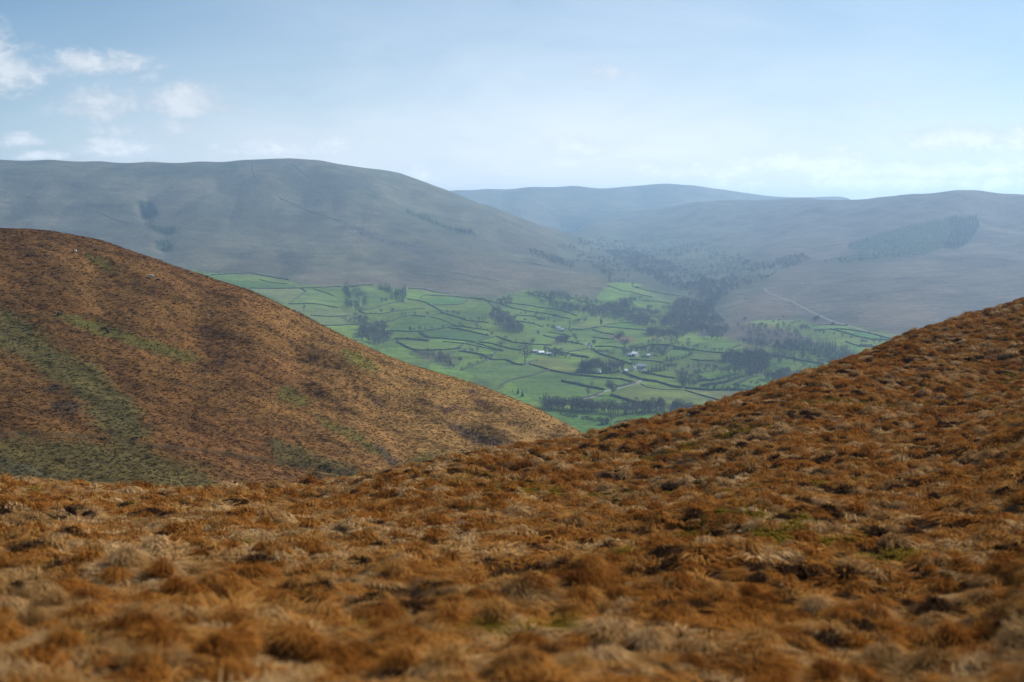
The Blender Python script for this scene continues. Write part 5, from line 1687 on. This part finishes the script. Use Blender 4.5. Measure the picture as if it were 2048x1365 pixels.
building('house', 'long grey roofed farmhouse above the sweeping hedge', 'house', 1282, 738, 20, 4.6, 7, m_gstone, m_tinb, .1, 2, 6)
building('cottage', 'pale gable end joined to the long farmhouse yard', 'cottage', 1268, 741, 7, 4.0, 5.5, m_white, m_slate, .9, 1, 2)
building('cottage', 'pale low outbuilding below the long farmhouse', 'cottage', 1289, 745, 7, 3.0, 5, m_white, m_tinb, .2, 0, 2)
building('cottage', 'little stone cottage at the head of the farm lane', 'cottage', 1251, 746, 7, 3.4, 6, m_gstone, m_tinb, .5, 1, 2)
building('house', 'white gable house where the crooked lane starts', 'house', 1179, 694, 6, 4.8, 6, m_white, m_slate, -.9, 1, 2)
building('house', 'tiny white farm inside the dark conifer clump', 'house', 808, 587, 5, 4.4, 7, m_white, m_slate, .2, 1, 2)
building('house', 'small pale house beside the hilltop copse', 'house', 1246, 564, 6, 5.0, 8, m_white, m_slate, .2, 1, 2)
building('cottage', 'speck of a white hut at the corner of the hill pasture', 'cottage', 1214, 576, 3, 3.6, 5, m_white, m_slate, .4, 0, 1)

# ================================================================== SHEEP
def sheep_mat(name, body, face):
    m, nt, b = new_mat(name)
    tc_ = N(nt, 'ShaderNodeTexCoord')
    s = N(nt, 'ShaderNodeSeparateXYZ')
    nt.links.new(tc_.outputs['Object'], s.inputs[0])
    f = N(nt, 'ShaderNodeMapRange')
    nt.links.new(s.outputs[0], f.inputs[0])
    f.inputs[1].default_value, f.inputs[2].default_value = .56, .60
    leg = N(nt, 'ShaderNodeMapRange')
    nt.links.new(s.outputs[2], leg.inputs[0])
    leg.inputs[1].default_value, leg.inputs[2].default_value = .34, .28
    mx = N(nt, 'ShaderNodeMath', operation='MAXIMUM')
    nt.links.new(f.outputs[0], mx.inputs[0])
    nt.links.new(leg.outputs[0], mx.inputs[1])
    wool = noise(nt, tc_.outputs['Object'], 24, 4)
    bc = ramp(nt, wool, [(.3, tuple(k * .75 for k in body)), (.7, body)])
    nt.links.new(mixc(nt, bc, face, mx.outputs[0]), b.inputs['Base Color'])
    nt.links.new(bump(nt, wool, .8, .03), b.inputs['Normal'])
    return m


def sheep_mesh(name, mat, graze):
    J = [((-.42, 0, .60), .21), ((-.15, 0, .62), .25), ((.18, 0, .60), .24), ((.40, 0, .64), .19)]
    if graze:
        J += [((.58, 0, .46), .10), ((.70, 0, .24), .085), ((.76, 0, .12), .055)]
    else:
        J += [((.56, 0, .86), .11), ((.68, 0, .92), .095), ((.82, 0, .86), .06)]
    E = [(i, i + 1) for i in range(len(J) - 1)]

    def chain(a, pts):
        k = a
        for p, r in pts:
            J.append((p, r))
            E.append((k, len(J) - 1))
            k = len(J) - 1
    for s in (-1, 1):
        chain(2, [((.30, .13 * s, .42), .085), ((.31, .13 * s, .22), .04), ((.30, .13 * s, 0), .035)])
        chain(0, [((-.36, .13 * s, .42), .10), ((-.46, .13 * s, .24), .045), ((-.42, .13 * s, 0), .035)])
        chain(5, [((J[5][0][0] - .03, .10 * s, J[5][0][2] + .05), .035), ((J[5][0][0] - .05, .19 * s, J[5][0][2] + .04), .02)])
    chain(0, [((-.62, 0, .56), .06), ((-.66, 0, .42), .04)])
    me = bpy.data.meshes.new(name)
    me.from_pydata([j[0] for j in J], E, [])
    me.materials.append(mat)
    o = bpy.data.objects.new(name, me)
    md_ = o.modifiers.new('skin', 'SKIN')
    for v, j in zip(me.skin_vertices[0].data if me.skin_vertices else [], J):
        v.radius = (j[1], j[1])
    md_.use_smooth_shade = True
    sub = o.modifiers.new('sub', 'SUBSURF')
    sub.levels = sub.render_levels = 2
    return o, J


def make_sheep(mat, graze):
    me0, J = sheep_mesh('sheep', mat, graze)
    COL.objects.link(me0)
    bpy.context.view_layer.objects.active = me0
    me0.select_set(True)
    if not me0.data.skin_vertices:
        bpy.ops.mesh.customdata_skin_add()
    for v, j in zip(me0.data.skin_vertices[0].data, J):
        v.radius = (j[1], j[1])
    me0.data.skin_vertices[0].data[1].use_root = True
    bpy.context.view_layer.update()
    dg = bpy.context.evaluated_depsgraph_get()
    done = bpy.data.meshes.new_from_object(me0.evaluated_get(dg))
    done.materials.clear()
    done.materials.append(mat)
    bpy.data.objects.remove(me0)
    return done


sm_w = sheep_mat('white_fleece', (.72, .68, .60), (.10, .09, .08))
sm_b = sheep_mat('black_fleece', (.022, .018, .016), (.012, .010, .010))
S_w = [make_sheep(sm_w, True), make_sheep(sm_w, False)]
S_b = [make_sheep(sm_b, True), make_sheep(sm_b, False)]
for lab, px, py, me, rz, sc, T in (
    ('white sheep on the brown spur, just under its skyline', 303, 557, S_w[0], -.5, 1.4, SPUR),
    ('small white sheep high on the brown spur under the rounded top', 151, 506, S_w[1], 2.2, 1.15, SPUR),
    ('black sheep standing at the upper end of the mossy band', 120, 633, S_b[1], 1.0, 1.35, SPUR),
    ('black sheep on the mossy band, left one of the close pair', 208, 662, S_b[0], .6, 1.3, SPUR),
    ('black sheep on the mossy band, right one of the close pair', 217, 668, S_b[1], 1.4, 1.35, SPUR),
    ('black sheep resting just below the white sheep on the spur', 316, 563, S_b[0], .2, 1.0, SPUR),
    ('pale sheep in the big green field above the tree belt', 1078, 780, S_w[0], .3, 1.6, DALE),
    ('second pale sheep close beside its mate in the big green field', 1083, 781, S_w[1], 1.8, 1.5, DALE),
    ('pale sheep alone on the olive field right of the round tree', 1299, 784, S_w[0], 2.6, 1.7, DALE)):
    p = T.hit(px, py)
    o = link('sheep', me, None, (p[0], p[1], p[2] - .02), rz, sc)
    tag(o, lab, 'sheep', 'sheep on the hill and in the fields')
HAZE = 1.03e-4
SKYK = 0.064
SKYTINT = (0.62, 0.86, 1.02)
# ================================================================== AIR AND SKY
def cube_obj(name, x0, x1, y0, y1, z0, z1, mat):
    mb = MB()
    mb.box(x0, x1, y0, y1, z0, z1)
    return link(name, mb.mesh(name, mat))


hm = bpy.data.materials.new('haze_air')
hm.use_nodes = True
nt = hm.node_tree
nt.nodes.clear()
ho = nt.nodes.new('ShaderNodeOutputMaterial')
pv = nt.nodes.new('ShaderNodeVolumePrincipled')
pv.inputs['Color'].default_value = (.46, .70, 1.0, 1)
pv.inputs['Density'].default_value = HAZE
pv.inputs['Anisotropy'].default_value = .35
pv.inputs['Absorption Color'].default_value = (0, 0, 0, 1)
nt.links.new(pv.outputs[0], ho.inputs['Volume'])
zlo = min(DALE.Z.min(), SPUR.Z.min(), SLOPE.Z.min()) - 1
zhi = DALE.Z.max() + 25
haze = cube_obj('haze', -9500, 9500, -60, 14200, zlo, zhi, hm)
tag(haze, 'thin blue haze filling the dale and paling the far hills', 'haze', None, 'stuff')

w = bpy.data.worlds.new('World')
SC.world = w
w.use_nodes = True
nt = w.node_tree
bg = nt.nodes['Background']
sky = nt.nodes.new('ShaderNodeTexSky')
sky.sky_type = 'NISHITA'
sky.sun_disc = False
sky.sun_elevation = SUN_EL
sky.sun_rotation = SUN_AZ
sky.altitude = 450
sky.air_density = 1.0
sky.dust_density = 0.5
sky.ozone_density = 1.6
tc = nt.nodes.new('ShaderNodeTexCoord')
sep = nt.nodes.new('ShaderNodeSeparateXYZ')
nt.links.new(tc.outputs['Generated'], sep.inputs[0])


def M(op, a, b=None, c=None):
    n = nt.nodes.new('ShaderNodeMath')
    n.operation = op
    for i, v in enumerate((a, b, c)):
        if v is None:
            continue
        if hasattr(v, 'is_linked'):
            nt.links.new(v, n.inputs[i])
        else:
            n.inputs[i].default_value = v
    return n.outputs[0]


def SS(x, a, b):
    n = nt.nodes.new('ShaderNodeMapRange')
    n.interpolation_type = 'SMOOTHSTEP'
    nt.links.new(x, n.inputs[0])
    n.inputs[1].default_value = a
    n.inputs[2].default_value = b
    return n.outputs[0]


yy = M('MAXIMUM', sep.outputs[1], 0.05)
cu = M('DIVIDE', sep.outputs[0], yy)       # bearing and height of a sky direction
cv = M('DIVIDE', sep.outputs[2], yy)
cmb = nt.nodes.new('ShaderNodeCombineXYZ')
nt.links.new(cu, cmb.inputs[0])
nt.links.new(cv, cmb.inputs[1])
wn = noise(nt, mapping(nt, cmb.outputs[0], (1, 1.7, 1)), 30, 8, .62, .35)
wn2 = noise(nt, mapping(nt, cmb.outputs[0], (1, 1.5, 1)), 85, 6, .62, .3)
wisp = noise(nt, mapping(nt, cmb.outputs[0], (1, 3.2, 1), (0, 0, .15)), 5, 6, .6, .5)


def uv(px, py):
    a, t = ray(px, py)
    a = float(a)
    return math.tan(a), float(t) / math.cos(a)


CLOUDS = [  # photo px, py, half width, half height, softness, strength
    (20, 150, 62, 62, .5, .85), (-40, 120, 70, 70, .5, .9), (195, 130, 95, 26, .55, 1.0), (100, 142, 70, 20, .6, .7), (295, 158, 32, 14, .6, .6),
    (205, 218, 85, 38, .6, .85), (370, 208, 95, 34, .6, .95), (420, 225, 80, 16, .7, .6), (330, 262, 150, 22, .8, .5), (40, 284, 48, 18, .6, .75), (90, 312, 60, 12, .6, .8),
    (235, 305, 80, 24, .6, .95), (560, 300, 130, 28, .7, .85), (660, 300, 60, 24, .7, .6), (850, 345, 130, 30, .9, .5),
    (1200, 150, 70, 20, .8, .55), (1160, 300, 90, 26, .8, .7), (1080, 330, 150, 22, .9, .6), (1640, 205, 20, 7, .7, .35), (1755, 208, 34, 9, .7, .5),
    (1940, 285, 120, 30, .55, 1.0), (2040, 280, 60, 26, .55, .9), (1650, 338, 150, 34, .55, 1.0), (1860, 338, 140, 26, .6, .95), (2010, 335, 80, 20, .6, .9), (1420, 345, 170, 26, .8, .8), (1700, 372, 420, 20, .9, .8),
]
acc = None
for px, py, rx, ry, soft, k in CLOUDS:
    u0, v0 = uv(px, py)
    rx, ry, k = rx * 1.4, ry * 1.4, k * .92
    du = M('MULTIPLY', M('SUBTRACT', cu, u0), F / rx)
    dv = M('MULTIPLY', M('SUBTRACT', cv, v0), F / ry)
    dv = M('MULTIPLY', dv, M('MULTIPLY_ADD', M('LESS_THAN', dv, 0.0), .55, 1.0))   # flatter bases
    r = M('SQRT', M('ADD', M('MULTIPLY', du, du), M('MULTIPLY', dv, dv)))
    f = M('MULTIPLY', SS(r, 1.35, .35 * (1 - soft)), k)
    acc = f if acc is None else M('MAXIMUM', acc, f)
edge = M('ADD', acc, M('MULTIPLY', M('SUBTRACT', wn, .5), 1.8))
edge = M('ADD', edge, M('MULTIPLY', M('SUBTRACT', wn2, .5), 1.0))
cm = M('MULTIPLY', SS(edge, .0, 1.0), SS(acc, .02, .35))
low = SS(cv, .20, .0)                              # thin veil low over the hills
veil = M('MULTIPLY', M('MULTIPLY_ADD', low, 0.62, 0.03), M('MULTIPLY_ADD', wisp, .8, .45))
hgl = SS(M('ABSOLUTE', M('SUBTRACT', cu, .10)), .75, .0)
veil = M('MINIMUM', M('ADD', M('MULTIPLY', veil, M('MULTIPLY_ADD', hgl, .75, .55)), M('MULTIPLY', hgl, M('MULTIPLY_ADD', wisp, .45, .14))), 1.0)
sc_ = nt.nodes.new('ShaderNodeVectorMath')
sc_.operation = 'SCALE'
nt.links.new(sky.outputs[0], sc_.inputs[0])
sc_.inputs[3].default_value = SKYK
tinted = mixc(nt, sc_.outputs[0], SKYTINT, 1.0, 'MULTIPLY')
base = mixc(nt, tinted, mixc(nt, (.565, .625, .69), (.70, .72, .74), SS(cv, .13, .02)), veil)
ccol = ramp(nt, M('ADD', M('MULTIPLY', wn, .6), M('MULTIPLY', edge, .35)), [(.32, (.43, .48, .55)), (.70, (.68, .695, .715))])
cb = nt.nodes.new('ShaderNodeVectorMath')
cb.operation = 'SCALE'
nt.links.new(ccol, cb.inputs[0])
nt.links.new(M('MULTIPLY_ADD', SS(cv, .09, .02), .42, .88), cb.inputs[3])
fin = mixc(nt, base, cb.outputs[0], M('MULTIPLY', cm, .80))
nt.links.new(fin, bg.inputs['Color'])
bg.inputs['Strength'].default_value = 1.0
